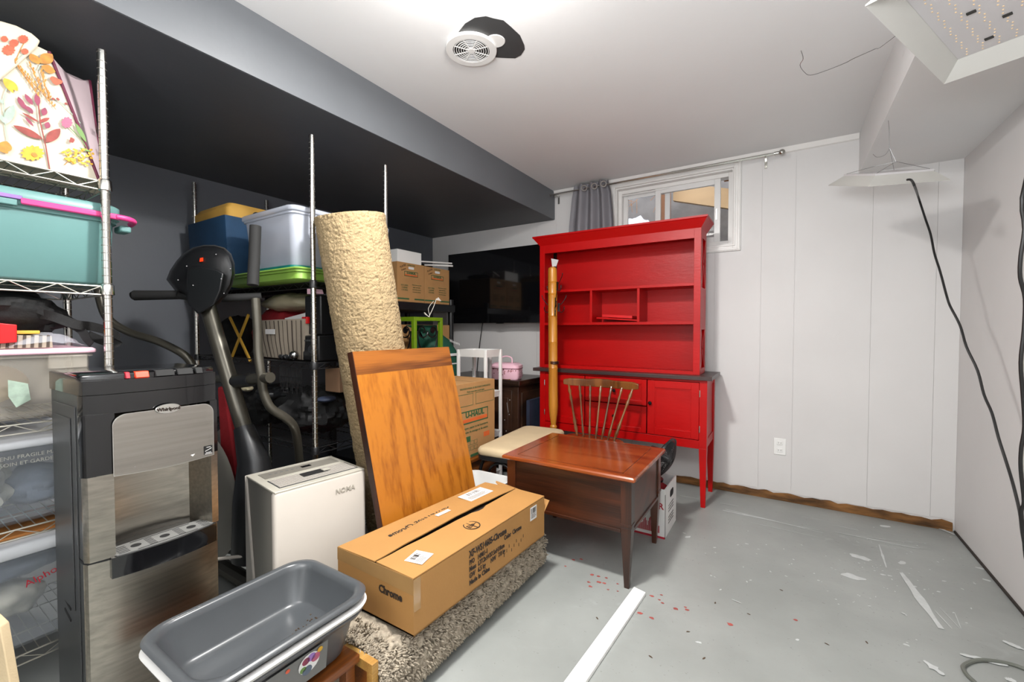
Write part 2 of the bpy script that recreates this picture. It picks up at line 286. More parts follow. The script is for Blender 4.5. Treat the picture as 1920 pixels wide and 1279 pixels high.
# floor paint marks
fl=bpy.data.objects['floor']
def polyblob(g,cx,cy,rx,ry,rot=0,n=14,j=.35,z=.0006,seed=0):
    pts=[]
    for k in range(n):
        a=2*PI*k/n; q=1+j*noise.noise(Vector((cx*13+math.cos(a)*1.3,cy*13+math.sin(a)*1.3,seed)))*1.6
        x_,y_=rx*q*math.cos(a),ry*q*math.sin(a); pts.append((cx+x_*math.cos(rot)-y_*math.sin(rot),cy+x_*math.sin(rot)+y_*math.cos(rot),z))
    g.prism(list(pts),(0,0,.0005))
g=G()
zo=[0]
def strip(p0,p1,w):
    zo[0]+=.00012
    a=az(*p0);b=az(*p1); d=(b-a); n_=Vector((-d.y,d.x,0)).normalized(); k=8; L_=[];R_=[]
    for t in range(k+1):
        f=t/k; q=w*(.5+.9*abs(noise.noise(Vector((a.x*7+f*5,a.y,f*3)))))*(math.sin(PI*min(max(f,.06),.94)))**.5
        c=a+d*f; L_.append(c+n_*q/2+Vector((0,0,.0008+zo[0])));R_.append(c-n_*q/2+Vector((0,0,.0008+zo[0])))
    g.prism(L_+R_[::-1],(0,0,.0005))
for a,b,w in [((1360,955),(1545,1000),.012),((1355,957),(1440,975),.02),((1408,980),(1535,1008),.006),((1390,965),(1500,988),.005),((1565,998),(1725,1030),.010),((1600,1005),(1740,1022),.005),((1640,1018),(1745,1031),.004),((1560,985),(1610,995),.005),((1648,1022),(1662,1065),.012),((1690,1075),(1765,1180),.045),((1700,1085),(1745,1150),.03),((1752,1145),(1785,1180),.006),((1762,1140),(1800,1180),.004),((1790,1150),(1802,1180),.004),((1275,930),(1310,936),.006),((1350,944),(1385,950),.006),((1690,1015),(1740,1020),.005),((1480,985),(1535,995),.006),((1130,1248),(1165,1262),.0),((1732,1240),(1770,1268),.03),((1880,1203),(1920,1220),.03),((1800,1228),(1890,1250),.03),((1885,1275),(1905,1279),.03),((1740,982),(1790,1004),.03),((1690,1150),(1700,1155),.01),((1372,1125),(1390,1133),.006)]:
    if w>0: strip(a,b,w)
for px,py,r in [(1612,1045,.05),(1600,1082,.055),(1660,987,.035),(1692,1056,.03),(1655,1078,.015),(1668,1080,.012),(1290,1007,.022),(1283,1000,.012),(1495,1200,.01),(1838,1066,.02),(1850,1088,.018),(1700,1210,.012),(1400,1020,.012),(1340,1027,.01),(1422,1030,.008),(1770,1090,.012),(1760,1110,.01),(1310,1205,.012),(1715,1100,.012)]:
    p=az(px,py); polyblob(g,p.x,p.y,r*.8,r*.45,R.uniform(-.3,.9),16)
for _ in range(120):
    px=R.gauss(1640,130);py=R.gauss(1060,60)
    if py<985 or px>1850: continue
    p=az(px,py); polyblob(g,p.x,p.y,R.uniform(.002,.007),R.uniform(.002,.004),R.uniform(0,3),8)
stuff(mk('white_paint_marks',g,'paint_scuff',fl,world=True,smooth=0))
g=G()
for px,py,r in [(1110,1078,.010),(1122,1081,.008),(1133,1094,.008),(1107,1100,.009),(1104,1092,.008),(1123,1092,.010),(1137,1084,.007),(1140,1106,.006),(1158,1095,.006),(1158,1109,.005),(1075,1050,.009),(1090,1049,.009),(1060,1062,.006),(1222,1118,.010),(1240,1116,.006),(1242,1131,.007),(1236,1125,.006),(1267,1142,.011),(1285,1139,.006),(1288,1144,.009),(1200,1150,.012),(1222,1159,.01),(1369,1171,.012),(1492,1163,.008)]:
    p=az(px,py); polyblob(g,p.x,p.y,r,r*.7,0,12)
stuff(mk('red_paint_drops',g,'paint_red',fl,world=True,smooth=0))
g=G()
for px,py in [(1341,1131),(1290,1185),(1320,1235),(1404,1152),(1465,1107),(1120,1160),(1625,1205),(1550,1208),(1220,1232)]:
    p=az(px,py); polyblob(g,p.x,p.y,.008,.003,R.uniform(0,3),8,z=.001)
stuff(mk('floor_debris',g,'debris',fl,world=True,smooth=0))
# window
win=struct('window_1',G(),'trim_white') if 0 else None
g=G(); y0=YB-.018
wx0,wx1,wz0,wz1=-1.265,-.281,1.774,2.425
def frame(g,x0,z0,x1,z1,w,ya,yb):
    g.box(x0,ya,z0,x0+w,yb,z1); g.box(x1-w,ya,z0,x1,yb,z1); g.box(x0+w,ya,z0,x1-w,yb,z0+w); g.box(x0+w,ya,z1-w,x1-w,yb,z1)
frame(g,wx0,wz0,wx1,wz1,.05,y0,YB); frame(g,wx0+.006,wz0+.006,wx1-.006,wz1-.006,.014,y0-.008,y0); frame(g,wx0+.035,wz0+.035,wx1-.035,wz1-.035,.012,y0-.006,y0)
w1=struct('window_1',g,'trim_white',bevel=.002)
g=G(); frame(g,wx0+.047,wz0+.047,wx1-.047,wz1-.047,.012,YB,YB+.15); mk('window_jamb',g,'trim_white',w1,world=True)
fx0,fx1,fz0,fz1=-1.206,-.34,1.833,2.366
g=G(); frame(g,fx0,fz0,fx1,fz1,.03,YB+.05,YB+.13); g.box(fx0+.03,YB+.052,2.322,-.80,YB+.056,2.33); mk('window_frame',g,'trim_white',w1,world=True,bevel=.002)
g=G(); frame(g,fx0+.028,fz0+.028,-.80,fz1-.028,.038,YB+.095,YB+.12); mk('fixed_sash',g,'white_plastic',w1,world=True,bevel=.002)
mk('glass_pane',G().box(fx0+.066,YB+.105,fz0+.066,-.84,YB+.109,fz1-.066),'glass',w1,world=True)
sx0,sx1=-.905,-.425
g=G(); frame(g,sx0,fz0+.028,sx1,fz1-.028,.042,YB+.06,YB+.085); sash=mk('sliding_sash',g,'white_plastic',w1,world=True,bevel=.002)
mk('sash_latch',G().box(sx1-.03,YB+.052,2.03,sx1-.02,YB+.06,2.11),'nickel',sash,world=True)
mk('glass_pane',G().box(sx0+.042,YB+.07,fz0+.07,sx1-.042,YB+.074,fz1-.07),'glass',w1,world=True)
# window well outside
g=G(); g.box(-2.1,4.45,1.2,.8,4.55,2.9).box(-2.1,3.68,1.2,-2.0,4.55,2.6).box(.7,3.68,1.2,.8,4.55,2.6).box(-2.1,3.66,1.15,.8,4.55,1.5)
struct('exterior_window_well',g,'well',smooth=0)
jb=[ay(1262,376,4.2),ay(1375,392,4.2)]; jd=Vector((0,.05,0)); jt=[Vector((jb[0].x,4.2,jb[0].z+.17)),Vector((jb[1].x,4.2,jb[1].z+.17))]
solo('wooden_deck_joist',G().hexa([jb[0],jb[1],jb[1]+jd,jb[0]+jd],[jt[0],jt[1],jt[1]+jd,jt[0]+jd]),'beam','pale timber joist crossing outside above the window well','joist')
solo('wooden_post',G().box(-.97,4.08,1.5,-.90,4.15,2.75),'beam_d','brown wooden post outside behind the window glass','post')
solo('wooden_plank',G().box(-.46,4.0,2.47,.0,4.15,2.56),'beam_d','brown plank outside, above the right gap of the window','plank')
solo('snow_heap',G().blob((-1.2,4.0,1.86),(.23,.16,.37),.12,5,3),'snow','white snow heap in the window well behind left pane','snow')
g=G()
for k in range(14):
    a=Vector((-1.12+R.uniform(-.25,.2),3.95,2.55)); g.tube(smoothpts([a,a+Vector((R.uniform(-.05,.05),-.05,-.15)),a+Vector((R.uniform(-.1,.1),-.05,R.uniform(-.35,-.2)))]),.0018,4)
solo('dry_grass',g,'straw','dry straw stalks hanging outside the left window pane','grass'); bpy.data.objects['dry_grass']['kind']='stuff'
# ================================================================== CEILING THINGS
t=thing('ceiling_vent','round white slotted ceiling vent over the dark painted ring','vent',(-1.195,1.555,ZC-.0135))
g=G(); Nn=40
def ringg(g,r0,r1,z0,z1,n=40,c=(0,0)):
    rings=[[Vector((c[0]+r*math.cos(2*PI*k/n),c[1]+r*math.sin(2*PI*k/n),z)) for k in range(n)] for r,z in ((r0,z0),(r1,z0),(r1,z1),(r0,z1),(r0,z0))]
    g.loft(rings,False,False)
ringg(g,.081,.112,0,.004); ringg(g,.106,.113,.0015,.013); vb=mk('vent_flange',g,'white_plastic',t,bevel=.001)
g=G()
for k in range(6): r=.022+k*.0105; ringg(g,r,r+.003,.001,.0035)
for k in range(8):
    a=PI*k/4+.2; g.bar((.014*math.cos(a),.014*math.sin(a),.002),(.084*math.cos(a),.084*math.sin(a),.002),.003,.003)
mk('louvre_ring',g,'white_plastic',t)
mk('vent_hub',G().lathe([(.004,0),(.016,0),(.018,.004),(.016,.01)]),'white_plastic',t)
mk('duct_opening',G().lathe([(.084,.0115),(.084,.0125)],n=32),'black_matte',t)
g=G(); P=[az(p[0],p[1],ZC) for p in [(858,62),(872,44),(890,33),(911,30),(925,34),(944,38),(958,50),(975,66),(983,84),(984,92),(977,103),(966,109),(940,108),(915,106),(890,100),(868,88)]]
g.prism([Vector((p.x,p.y,ZC-.0015)) for p in P],(0,0,.0012)); ce=bpy.data.objects['ceiling']
o=mk('dark_painted_ring',g,'dark_grey',ce,world=True,smooth=0); o['label']='dark grey paint ring around the vent'
t=solo('cover_disc',G().lathe([(.002,-.004),(.040,-.004),(.042,-.0015)],(-1.075,1.57,ZC-.0005),28),'white_plastic','small white plastic disc stuck beside the round ceiling vent','disc')
t=thing('overhead_light','round white ceiling lamp just above the view','lamp',(-.85,1.12,ZC-.024)); mk('lamp_rim',G().lathe([(.108,0),(.118,0),(.12,.022),(.108,.022)],n=32),'white_plastic',t)
t=thing('overhead_light','large round white rim of the added fill light behind the camera','lamp',(-.9,-1.0,ZC-.024)); mk('lamp_rim',G().lathe([(.51,0),(.54,0),(.54,.022),(.51,.022)],n=32),'white_plastic',t)  # invented rim around the added rear fill light
def grow_light(name,label,origin,u,v,lu,lv,leds,s=.052):
    """origin = one rim corner; u,v = unit edges; normal up"""
    u=Vector(u).normalized(); v=Vector(v); v=(v-u*u.dot(v)).normalized(); w=u.cross(v)
    if w.z<0: w=-w
    O=Vector(origin); t=thing(name,label,'light',O)
    P=lambda a,b,c: O+u*a+v*b+w*c
    h=.042
    for k,(A,B) in enumerate((((0,0),(lu,0)),((lu,0),(lu,lv)),((lu,lv),(0,lv)),((0,lv),(0,0)))):
        ia=lambda q:(min(max(q[0],s),lu-s),min(max(q[1],s),lv-s)); a2,b2=ia(A),ia(B)
        mk('flared_skirt',G().hexa([P(A[0],A[1],0),P(B[0],B[1],0),P(b2[0],b2[1],h),P(a2[0],a2[1],h)],[P(A[0],A[1],.003),P(B[0],B[1],.003),P(b2[0],b2[1],h+.003),P(a2[0],a2[1],h+.003)]),'fix_white',t,world=True,smooth=0)
    bd=mk('led_board',G().hexa([P(s,s,h-.001),P(lu-s,s,h-.001),P(lu-s,lv-s,h-.001),P(s,lv-s,h-.001)],[P(s,s,h+.012),P(lu-s,s,h+.012),P(lu-s,lv-s,h+.012),P(s,lv-s,h+.012)]),'led_board',t,world=True,smooth=0)
    if leds:
        g=G(); nu=int((lu-2*s)/.0165); nv=int((lv-2*s)/.03)
        for i in range(nu):
            for j in range(nv):
                c=P(s+.012+i*.0165,s+.02+j*.03+(i%3)*.003,h-.002); g.hexa([c-u*.002-v*.0015,c+u*.002-v*.0015,c+u*.002+v*.0015,c-u*.002+v*.0015],[c-u*.002-v*.0015+w*.001,c+u*.002-v*.0015+w*.001,c+u*.002+v*.0015+w*.001,c-u*.002+v*.0015+w*.001])
        stuff(mk('led_diodes',g,'led_y',bd,world=True,smooth=0))
        for k in range(8):
            c=P(s+.06+(k%4)*.085,s+.07+(k//4)*.10+(k%2)*.045,h-.004)
            mk('driver_chip',G().hexa([c-u*.005-v*.008,c+u*.005-v*.008,c+u*.005+v*.008,c-u*.005+v*.008],[c-u*.005-v*.008+w*.003,c+u*.005-v*.008+w*.003,c+u*.005+v*.008+w*.003,c-u*.005+v*.008+w*.003]),'black_led',bd,world=True,smooth=0)
    return t,P
# near light, top right
A=az(1622,12,1.92); B=az(1770,158,1.92); 
t1,P1=grow_light('grow_light','large white led grow light panel hanging top right, underside showing diodes',B,A-B,Vector((.95,-.30,0)),(A-B).length,.50,True,.036)
g=G(); hk=P1(.28,.25,.28); 
for a,b in ((.05,.1),(.5,.1),(.05,.4),(.5,.4)): g.wire(P1(a,b,.05),P1(.28,.25,.18),.0012)
g.wire(P1(.28,.25,.18),Vector((P1(.28,.25,.18).x,P1(.28,.25,.18).y,ZC if P1(.28,.25,.18).x<.385 else ZS)),.0012); mk('hanging_wire',g,'silver',t1,world=True)
w_=[P1(.28,.25,.18)]+[az(px,py,2.3) for px,py in [(1668,76),(1640,92),(1600,110),(1585,118),(1550,132),(1520,141),(1508,135),(1500,122),(1506,110),(1502,95)]]
solo('loose_wire',G().tube(smoothpts(w_),.0012,5),'silver','thin loose curled wire dangling beneath the ceiling beside the near grow light','wire')
# far light: tilted towards the camera
A=ay(1628,350,2.62);B=ay(1782,338,2.75);Cc=ay(1553,348,2.94)
u2=(B-A).normalized(); v2=(Cc-A); v2=(v2-u2*v2.dot(u2)).normalized()
t2,P2=grow_light('grow_light','small white led grow light panel hanging on wires near the window wall',A,B-A,v2,(B-A).length,.35,True,.045)
g=G(); T=Vector((.42,2.75,ZS)); K1=ay(1668,278,2.72); K2=ay(1680,303,2.72)
g.tube([ay(1664,208,2.72),ay(1667,240,2.72),K1],.0011,5); g.wire(ay(1664,208,2.72),Vector((ay(1664,208,2.72).x,2.72,ZS)),.0011)
g.wire(K1,K2,.0011); g.wire(K2,P2(.06,.06,.055),.001); g.wire(K1,P2(.27,.29,.055),.001); g.wire(K2,P2(.28,.06,.055),.001); g.wire(K2,ay(1640,312,2.74),.001); g.wire(ay(1640,312,2.74),P2(.05,.29,.055),.001)
g.tube(smoothpts([K1,ay(1660,290,2.72),ay(1645,295,2.72),ay(1637,289,2.72)]),.0009,5)
mk('hanging_wire',g,'silver',t2,world=True)
g=G(); 
pts=[ay(1701,337,2.60),ay(1709,338,2.58),ay(1716,352,2.56)]
path=[(1722,370),(1735,410),(1745,440),(1752,475),(1763,510),(1775,555),(1782,575),(1800,610),(1812,650),(1833,695),(1845,740),(1860,775),(1872,820),(1888,870),(1900,910),(1912,960),(1917,1000),(1926,1040),(1950,1120)]
for k,(px,py) in enumerate(path): pts.append(ad(px,py,2.35-k*.055))
e=pts[-1]; pts.append(Vector((min(e.x+.05,.83),e.y-.1,.02))); pts=[Vector((min(p.x,.85),p.y,max(p.z,.008))) for p in pts]
solo('power_cord',G().tube(smoothpts(pts),.0048,8),'cord_black','black power cord running down from small far grow light','cord')
pts=[P1(.2,.3,.08)]+[ad(px,py,1.25+k*.01) for k,(px,py) in enumerate([(1925,330),(1921,430),(1914,480),(1913,520),(1922,560),(1920,620),(1914,680),(1918,740),(1921,800),(1915,840),(1914,880),(1920,940),(1915,960),(1920,1010),(1926,1060),(1950,1160)])]; e=pts[-1]; pts.append(Vector((e.x+.03,e.y-.1,.02)))
pts=[Vector((min(p.x,.85),p.y,max(p.z,.008))) for p in pts]
solo('power_cord',G().tube(smoothpts(pts),.005,8),'cord_black','wavy black power cord hanging at right picture edge from near grow light','cord')
pts=[az(px,py,.006) for px,py in [(2000,1290),(1920,1254),(1880,1242),(1835,1238),(1810,1246),(1806,1254),(1815,1268),(1830,1282),(1850,1310)]]
solo('grey_cable',G().tube(smoothpts(pts),.0065,8),'cord_grey','grey cable curving over the floor at bottom right','cable')
# outlet
t=thing('wall_outlet','white duplex outlet low on the wall right of the hutch','outlet',(-.02,YB,.38)); 
mk('cover_plate',G().box(-.037,-.006,-.058,.037,0,.058),'white_gloss',t,bevel=.003)
for z in (-.026,.026):
    r=mk('receptacle',G().box(-.017,-.009,z-.014,.017,-.005,z+.014),'white_gloss',t,bevel=.003); mk('slot',G().box(-.008,-.0095,z-.004,-.006,-.0088,z+.006).box(.006,-.0095,z-.004,.008,-.0088,z+.006),'black_matte',r,smooth=0)
# ================================================================== CURTAIN
t=thing('curtain_rod','thin chrome curtain rod with ball finials across the window top','curtain rod',(-.9,3.455,2.39))
mk('rod',G().cyl((-1.80,3.455,2.393),(-.06,3.455,2.392),.0075,10),'chrome',t,world=True)
mk('rod_sleeve',G().cyl((-.75,3.455,2.3925),(-.1,3.455,2.3922),.009,10),'chrome',t,world=True)
for x_,s_ in ((-.035,1),(-1.82,-1)):
    o=mk('finial',G().sph((x_,3.455,2.392),.02).cyl((x_-s_*.045,3.455,2.392),(x_-s_*.018,3.455,2.392),.011),'nickel',t,world=True)
for x_ in (-.13,-1.74): mk('bracket',G().box(x_-.006,3.455,2.385,x_+.006,YB,2.392).box(x_-.008,YB-.004,2.33,x_+.008,YB,2.40).box(x_-.006,3.45,2.37,x_+.006,3.47,2.384),'nickel',t,world=True)
t=thing('curtain','grey grommet curtain bunched at the left of the window','curtain',(-1.42,3.45,1.3)); g=G()
n=64; rows=[]
for z,x0,x1,am in ((2.432,-1.555,-1.245,.022),(2.40,-1.56,-1.24,.023),(2.33,-1.575,-1.22,.024),(2.1,-1.60,-1.20,.025),(1.7,-1.62,-1.18,.025),(1.3,-1.63,-1.18,.025)):
    rows.append([Vector((x0+(x1-x0)*(k/n)**(.85),3.455+am*math.sin(k/n*PI*7+.4),z+.004*math.sin(k*.7))) for k in range(n+1)])
full=[r+[p+Vector((0,.004,0)) for p in reversed(r)] for r in rows]; g.loft(full)
cur=mk('cloth',g,'curtain',t,world=True,smooth=80)
for x_,y_ in ((-1.275,3.435),(-1.36,3.448),(-1.45,3.448)):
    gg=G(); ringg(gg,.017,.027,-.002,.003,20); gg.xf(Matrix.Translation((x_,y_-.012,2.392))@Matrix.Rotation(PI/2,4,'X')@Matrix.Rotation(.5,4,'Y')); mk('grommet',gg,'chrome',t,world=True)
# ================================================================== TELEVISION
t=thing('television','black flat television on the white back wall','television',(-2.29,3.42,1.26))
mk('screen_panel',G().box(-2.90,3.385,1.262,-1.68,3.395,1.957),'black_gloss',t,world=True,bevel=.002)
mk('rear_housing',G().box(-2.86,3.395,1.272,-1.72,3.43,1.945).box(-2.6,3.43,1.35,-1.95,3.46,1.75),'black_plastic',t,world=True,bevel=.004)
mk('wall_mount',G().box(-2.45,3.46,1.45,-2.1,YB,1.75),'iron',t,world=True); mk('sensor',G().box(-2.31,3.378,1.256,-2.23,3.39,1.262),'black_plastic',t,world=True)
pts=[ay(px,py,3.5) for px,py in [(905,604),(900,640),(896,675),(893,700),(885,745)]]; pts[-1].z=max(pts[-1].z,.8)
solo('television_cable',G().tube(smoothpts(pts),.004,6),'cord_black','thin black cable hanging below the television','cable')
# ================================================================== BUFFET + HUTCH
t=thing('buffet_cabinet','red buffet cabinet on tall tapered legs with dark top','cabinet',(-1.07,3.3,0))
def bx(n,m,*a,par=None,**k): return mk(n,G().box(*a),m,par or t,world=True,**k)
bx('countertop','dark_top',-1.745,3.085,.862,-.40,3.51,.888,bevel=.002)
X0,X1,Y0,Y1=-1.695,-.432,3.115,3.495
for (lx,s_) in ((X0,1),(X1,-1)):
    for ly,q in ((Y0,1),(Y1,-1)):
        a,b=lx,lx+s_*.048; c,d=ly,ly+q*.048; e1,e2=lx+s_*.006,lx+s_*.034; f1,f2=ly+q*.006,ly+q*.034
        g=G().box(a,c,.40,b,d,.862); lo=[(e1,f1,0),(e2,f1,0),(e2,f2,0),(e1,f2,0)]; hi=[(a,c,.40),(b,c,.40),(b,d,.40),(a,d,.40)]
        if s_*q<0: lo=lo[::-1];hi=hi[::-1]
        g.hexa(lo,hi); mk('leg',g,'red_paint',t,world=True,smooth=0,bevel=.001)
bx('bottom_rail','red_paint',X0+.048,Y0+.004,.395,X1-.048,Y0+.024,.452,bevel=.001)
bx('top_rail','red_paint',X0+.048,Y0+.004,.845,X1-.048,Y0+.024,.862)
bx('back_panel','red_paint',X0+.048,Y1-.02,.40,X1-.048,Y1-.008,.862)
bx('bottom_panel','red_paint',X0+.02,Y0+.024,.40,X1-.02,Y1-.02,.412)
for lx,s_ in ((X0,1),(X1,-1)):
    sp=bx('side_panel','red_paint',lx+s_*.010,Y0+.048,.44,lx+s_*.018,Y1-.048,.85)
    for za_,zb_ in ((.40,.455),(.815,.862)): mk('side_rail',G().box(lx+s_*.004,Y0+.048,za_,lx+s_*.024,Y1-.048,zb_),'red_paint',t,world=True,smooth=0)
def paneldoor(x0,z0,x1,z1,nm):
    g=G(); frame(g,x0,z0,x1,z1,.05 if nm=='door' else .035,Y0-.001,Y0+.018); w_=.05 if nm=='door' else .035
    o=mk(nm,g,'red_paint',t,world=True,bevel=.0015); mk('inset_panel',G().box(x0+w_,Y0+.009,z0+w_,x1-w_,Y0+.014,z1-w_),'red_paint',o,world=True,smooth=0)
    g=G(); frame(g,x0+w_,z0+w_,x1-w_,z1-w_,.008,Y0+.004,Y0+.010); mk('panel_bead',g,'red_paint',o,world=True,smooth=0); return o
def knob(x,z,par): mk('knob',G().lathe([(.004,0),(.005,.008),(.012,.014),(.013,.02),(.008,.025),(.001,.026)],(x,Y0,z),14,(0,-1,0)),'iron',par,world=True)
d1=paneldoor(-1.645,.457,-1.305,.842,'door'); knob(-1.328,.69,d1)
d2=paneldoor(-.824,.457,-.482,.842,'door'); knob(-.802,.68,d2)
d3=paneldoor(-1.298,.655,-.831,.842,'drawer'); knob(-1.065,.75,d3); d4=paneldoor(-1.298,.457,-.831,.648,'drawer'); knob(-1.065,.56,d4)
for x_,par in ((-1.650,d1),(-.477,d2)):
    for z_ in (.53,.77): mk('hinge',G().cyl((x_,Y0-.003,z_-.022),(x_,Y0-.003,z_+.022),.004,8),'chrome',par,world=True)
t=thing('hutch_shelf_unit','red hutch with crown moulding and cubbies standing on buffet top','hutch',(-1.1,3.33,.889))
X0,X1,Y0,Y1,ZB,ZT=-1.728,-.488,3.17,3.41,.889,1.895
for lx,s_ in ((X0,1),(X1,-1)): bx('front_post','red_paint',lx,Y0,ZB,lx+s_*.044,Y0+.022,ZT,bevel=.001)
bx('top_rail','red_paint',X0+.044,Y0,1.825,X1-.044,Y0+.022,ZT); bx('bottom_rail','red_paint',X0+.044,Y0+.004,ZB,X1-.044,Y0+.02,.912)
bx('back_panel','red_paint',X0+.01,Y1-.012,ZB,X1-.01,Y1,ZT); bx('bottom_board','red_paint',X0+.02,Y0+.022,ZB,X1-.02,Y1-.012,ZB+.014)
bx('top_board','red_paint',X0,Y0,ZT,X1,Y1,ZT+.012)
g=G(); o_=[(X0,Y0,X1,Y1,ZT-.005),(X0-.006,Y0-.006,X1+.006,Y1,ZT+.004),(X0-.04,Y0-.04,X1+.04,Y1,ZT+.052),(X0-.046,Y0-.046,X1+.046,Y1,ZT+.056),(X0-.046,Y0-.046,X1+.046,Y1,ZT+.068)]
g.loft([[Vector((a,b,z)),Vector((c,b,z)),Vector((c,d,z)),Vector((a,d,z))] for a,b,c,d,z in o_]); mk('crown_moulding',g,'red_paint',t,world=True,smooth=20)
bx('shelf','red_paint',X0+.015,Y0+.006,1.502,X1-.015,Y1-.012,1.522,bevel=.001); bx('shelf','red_paint',X0+.015,Y0+.006,1.236,X1-.015,Y1-.012,1.256,bevel=.001)
for x_ in (-1.281,-.913): bx('divider','red_paint',x_-.009,Y0+.01,1.256,x_+.009,Y1-.012,1.502,bevel=.001)
for lx,s_ in ((X0,1),(X1,-1)):
    g=G(); a=lx; b=lx+s_*.018; ya,yb=Y0+.022,Y1-.012
    g.box(a,ya,ZB,b,ya+.03,ZT).box(a,yb-.03,ZB,b,yb,ZT); 
    for z0,z1 in ((ZB,.93),(1.20,1.49),(1.83,ZT)): g.box(a,ya+.03,z0,b,yb-.03,z1)
    sp=mk('side_frame',g,'red_paint',t,world=True,smooth=0)
    for z0,z1 in ((.93,1.20),(1.49,1.83)):
        zz=(z0,z1)
        xm=(a+b)/2; g=G().bar((xm,ya+.03,zz[0]),(xm,yb-.03,zz[1]),.012,.016,(1,0,0)).bar((xm,ya+.03,zz[1]),(xm,yb-.03,zz[0]),.012,.016,(1,0,0)); mk('cross_lattice',g,'red_paint',sp,world=True,smooth=0)
        mk('lattice_backing',G().box(lx+s_*.022,ya+.03,z0,lx+s_*.026,yb-.03,z1),'red_paint',sp,world=True,smooth=0)
solo('loose_shelf_board',G().hexa([(-1.25,3.22,1.285),(-.925,3.22,1.262),(-.925,3.44,1.262),(-1.25,3.44,1.285)],[(-1.25,3.22,1.297),(-.925,3.22,1.274),(-.925,3.44,1.274),(-1.25,3.44,1.297)]),'red_paint','small loose red board lying tilted in the middle cubby','board',bevel=.001)
solo('loose_shelf_board',G().hexa([(-1.21,3.24,1.299),(-.975,3.24,1.283),(-.975,3.4,1.283),(-1.21,3.4,1.299)],[(-1.21,3.24,1.319),(-.975,3.24,1.303),(-.975,3.4,1.303),(-1.21,3.4,1.319)]),'red_box','shorter thick red board on top of the tilted board in middle cubby','board',bevel=.001)
# ================================================================== COAT RACK POLE
cx,cy=-1.50,2.985; lean=Matrix.Translation((cx,cy,0))@Matrix.Rotation(-.012,4,'Y')
t=thing('coat_rack_pole','bamboo look coat rack pole with metal hooks before the red cabinet','coat rack',(cx,cy,0))
prof=[(.030,.0),(.034,.02),(.020,.05),(.016,.14),(.021,.30),(.018,.42),(.027,.44),(.028,.452),(.020,.465),(.024,.50),(.033,.56),(.036,.62),(.0355,.70)]
for z_ in (.90,1.10,1.30,1.47,1.56): prof+=[(.035,z_-.008),(.0365,z_-.004),(.0335,z_),(.0365,z_+.004),(.0345,z_+.008)]
prof+=[(.034,1.655),(.030,1.672),(.012,1.682)]
mk('pole',G().lathe(prof,n=22).xf(Matrix.Rotation(-.01,4,'Y')),'bamboo',t)
mk('ring_band',G().lathe([(.0365,.935),(.039,.94),(.0365,.945),(.039,.952),(.0365,.957)],n=22),'cherry_z',t)
for a,z_ in ((-.4,1.52),(-.9,1.40),(2.3,1.55),(2.7,1.44),(.2,1.36),(-1.0,1.33),(3.6,1.36)):
    d=Vector((math.cos(a),math.sin(a),0)); b=Vector((0,0,z_))+d*.035
    g=G().tube(smoothpts([b+Vector((0,0,.03)),b+d*.02+Vector((0,0,.035)),b+d*.05+Vector((0,0,.075)),b+d*.058+Vector((0,0,.095))]),.0028,6).tube(smoothpts([b-Vector((0,0,.01)),b+d*.02-Vector((0,0,.03)),b+d*.04-Vector((0,0,.012)),b+d*.042+Vector((0,0,.008))]),.0028,6).sph(b+d*.058+Vector((0,0,.098)),.005,8,6).sph(b+d*.042+Vector((0,0,.01)),.005,8,6)
    g.box(-.001,-.001,0,.001,.001,.001) if 0 else None
    g.bar(b-Vector((0,0,.022)),b+Vector((0,0,.042)),.004,.016,(d.x,d.y,0)); mk('hook',g,'iron',t)
solo('putty_blade',G().hexa([(cx-.018,cy-.003,1.683),(cx+.016,cy-.003,1.683),(cx+.016,cy+.003,1.683),(cx-.018,cy+.003,1.683)],[(cx-.026,cy-.003,1.745),(cx+.034,cy-.003,1.73),(cx+.034,cy+.003,1.73),(cx-.026,cy+.003,1.745)]),'led_board','small grey metal blade standing on top of coat rack pole','blade')
# ================================================================== SIDE TABLE
t=thing('side_table','cherry wood side table with deep apron and tapered legs','table',(-.92,2.2,0))
X0,X1,Y0,Y1=-1.275,-.558,1.915,2.51; zt=.53
mk('tabletop',G().loft([rrect(X0,Y0,X1,Y1,.006,z) if not q else rrect(X0+q,Y0+q,X1-q,Y1-q,.006,z) for z,q in ((zt-.022,.006),(zt-.016,0),(zt-.006,0),(zt,.006))]),'cherry_x',t,world=True)
g=G(); frame(g,0,0,1,1,.1,0,1) if 0 else None
g=G()
for a,b,c,d in ((X0+.07,Y0+.05,X1-.07,Y0+.053),(X0+.07,Y1-.053,X1-.07,Y1-.05),(X0+.07,Y0+.05,X0+.073,Y1-.05),(X1-.073,Y0+.05,X1-.07,Y1-.05)): g.box(a,b,zt,c,d,zt+.0006)
mk('inlay_line',g,'cherry_d',t,world=True,smooth=0)
i_=.022; la=[(X0+i_,Y0+i_),(X1-i_,Y0+i_),(X1-i_,Y1-i_),(X0+i_,Y1-i_)]
for k,(lx,ly) in enumerate(la):
    sx=1 if lx<-.9 else -1; sy=1 if ly<2.2 else -1; w_=.05
    g=G().box(lx,ly,.305,lx+sx*w_,ly+sy*w_,zt-.022); g.box(lx-sx*.003,ly-sy*.003,.292,lx+sx*(w_+.003),ly+sy*(w_+.003),.305)
    c=(lx+sx*w_/2,ly+sy*w_/2); q=lambda h,z:[Vector((c[0]-h,c[1]-h,z)),Vector((c[0]+h,c[1]-h,z)),Vector((c[0]+h,c[1]+h,z)),Vector((c[0]-h,c[1]+h,z))]
    g.loft([q(.011,0),q(.024,.27),q(.024,.285),q(.021,.292)]); mk('leg',g,'cherry_z',t,world=True,smooth=0,bevel=.001)
za,zb=.262,zt-.022
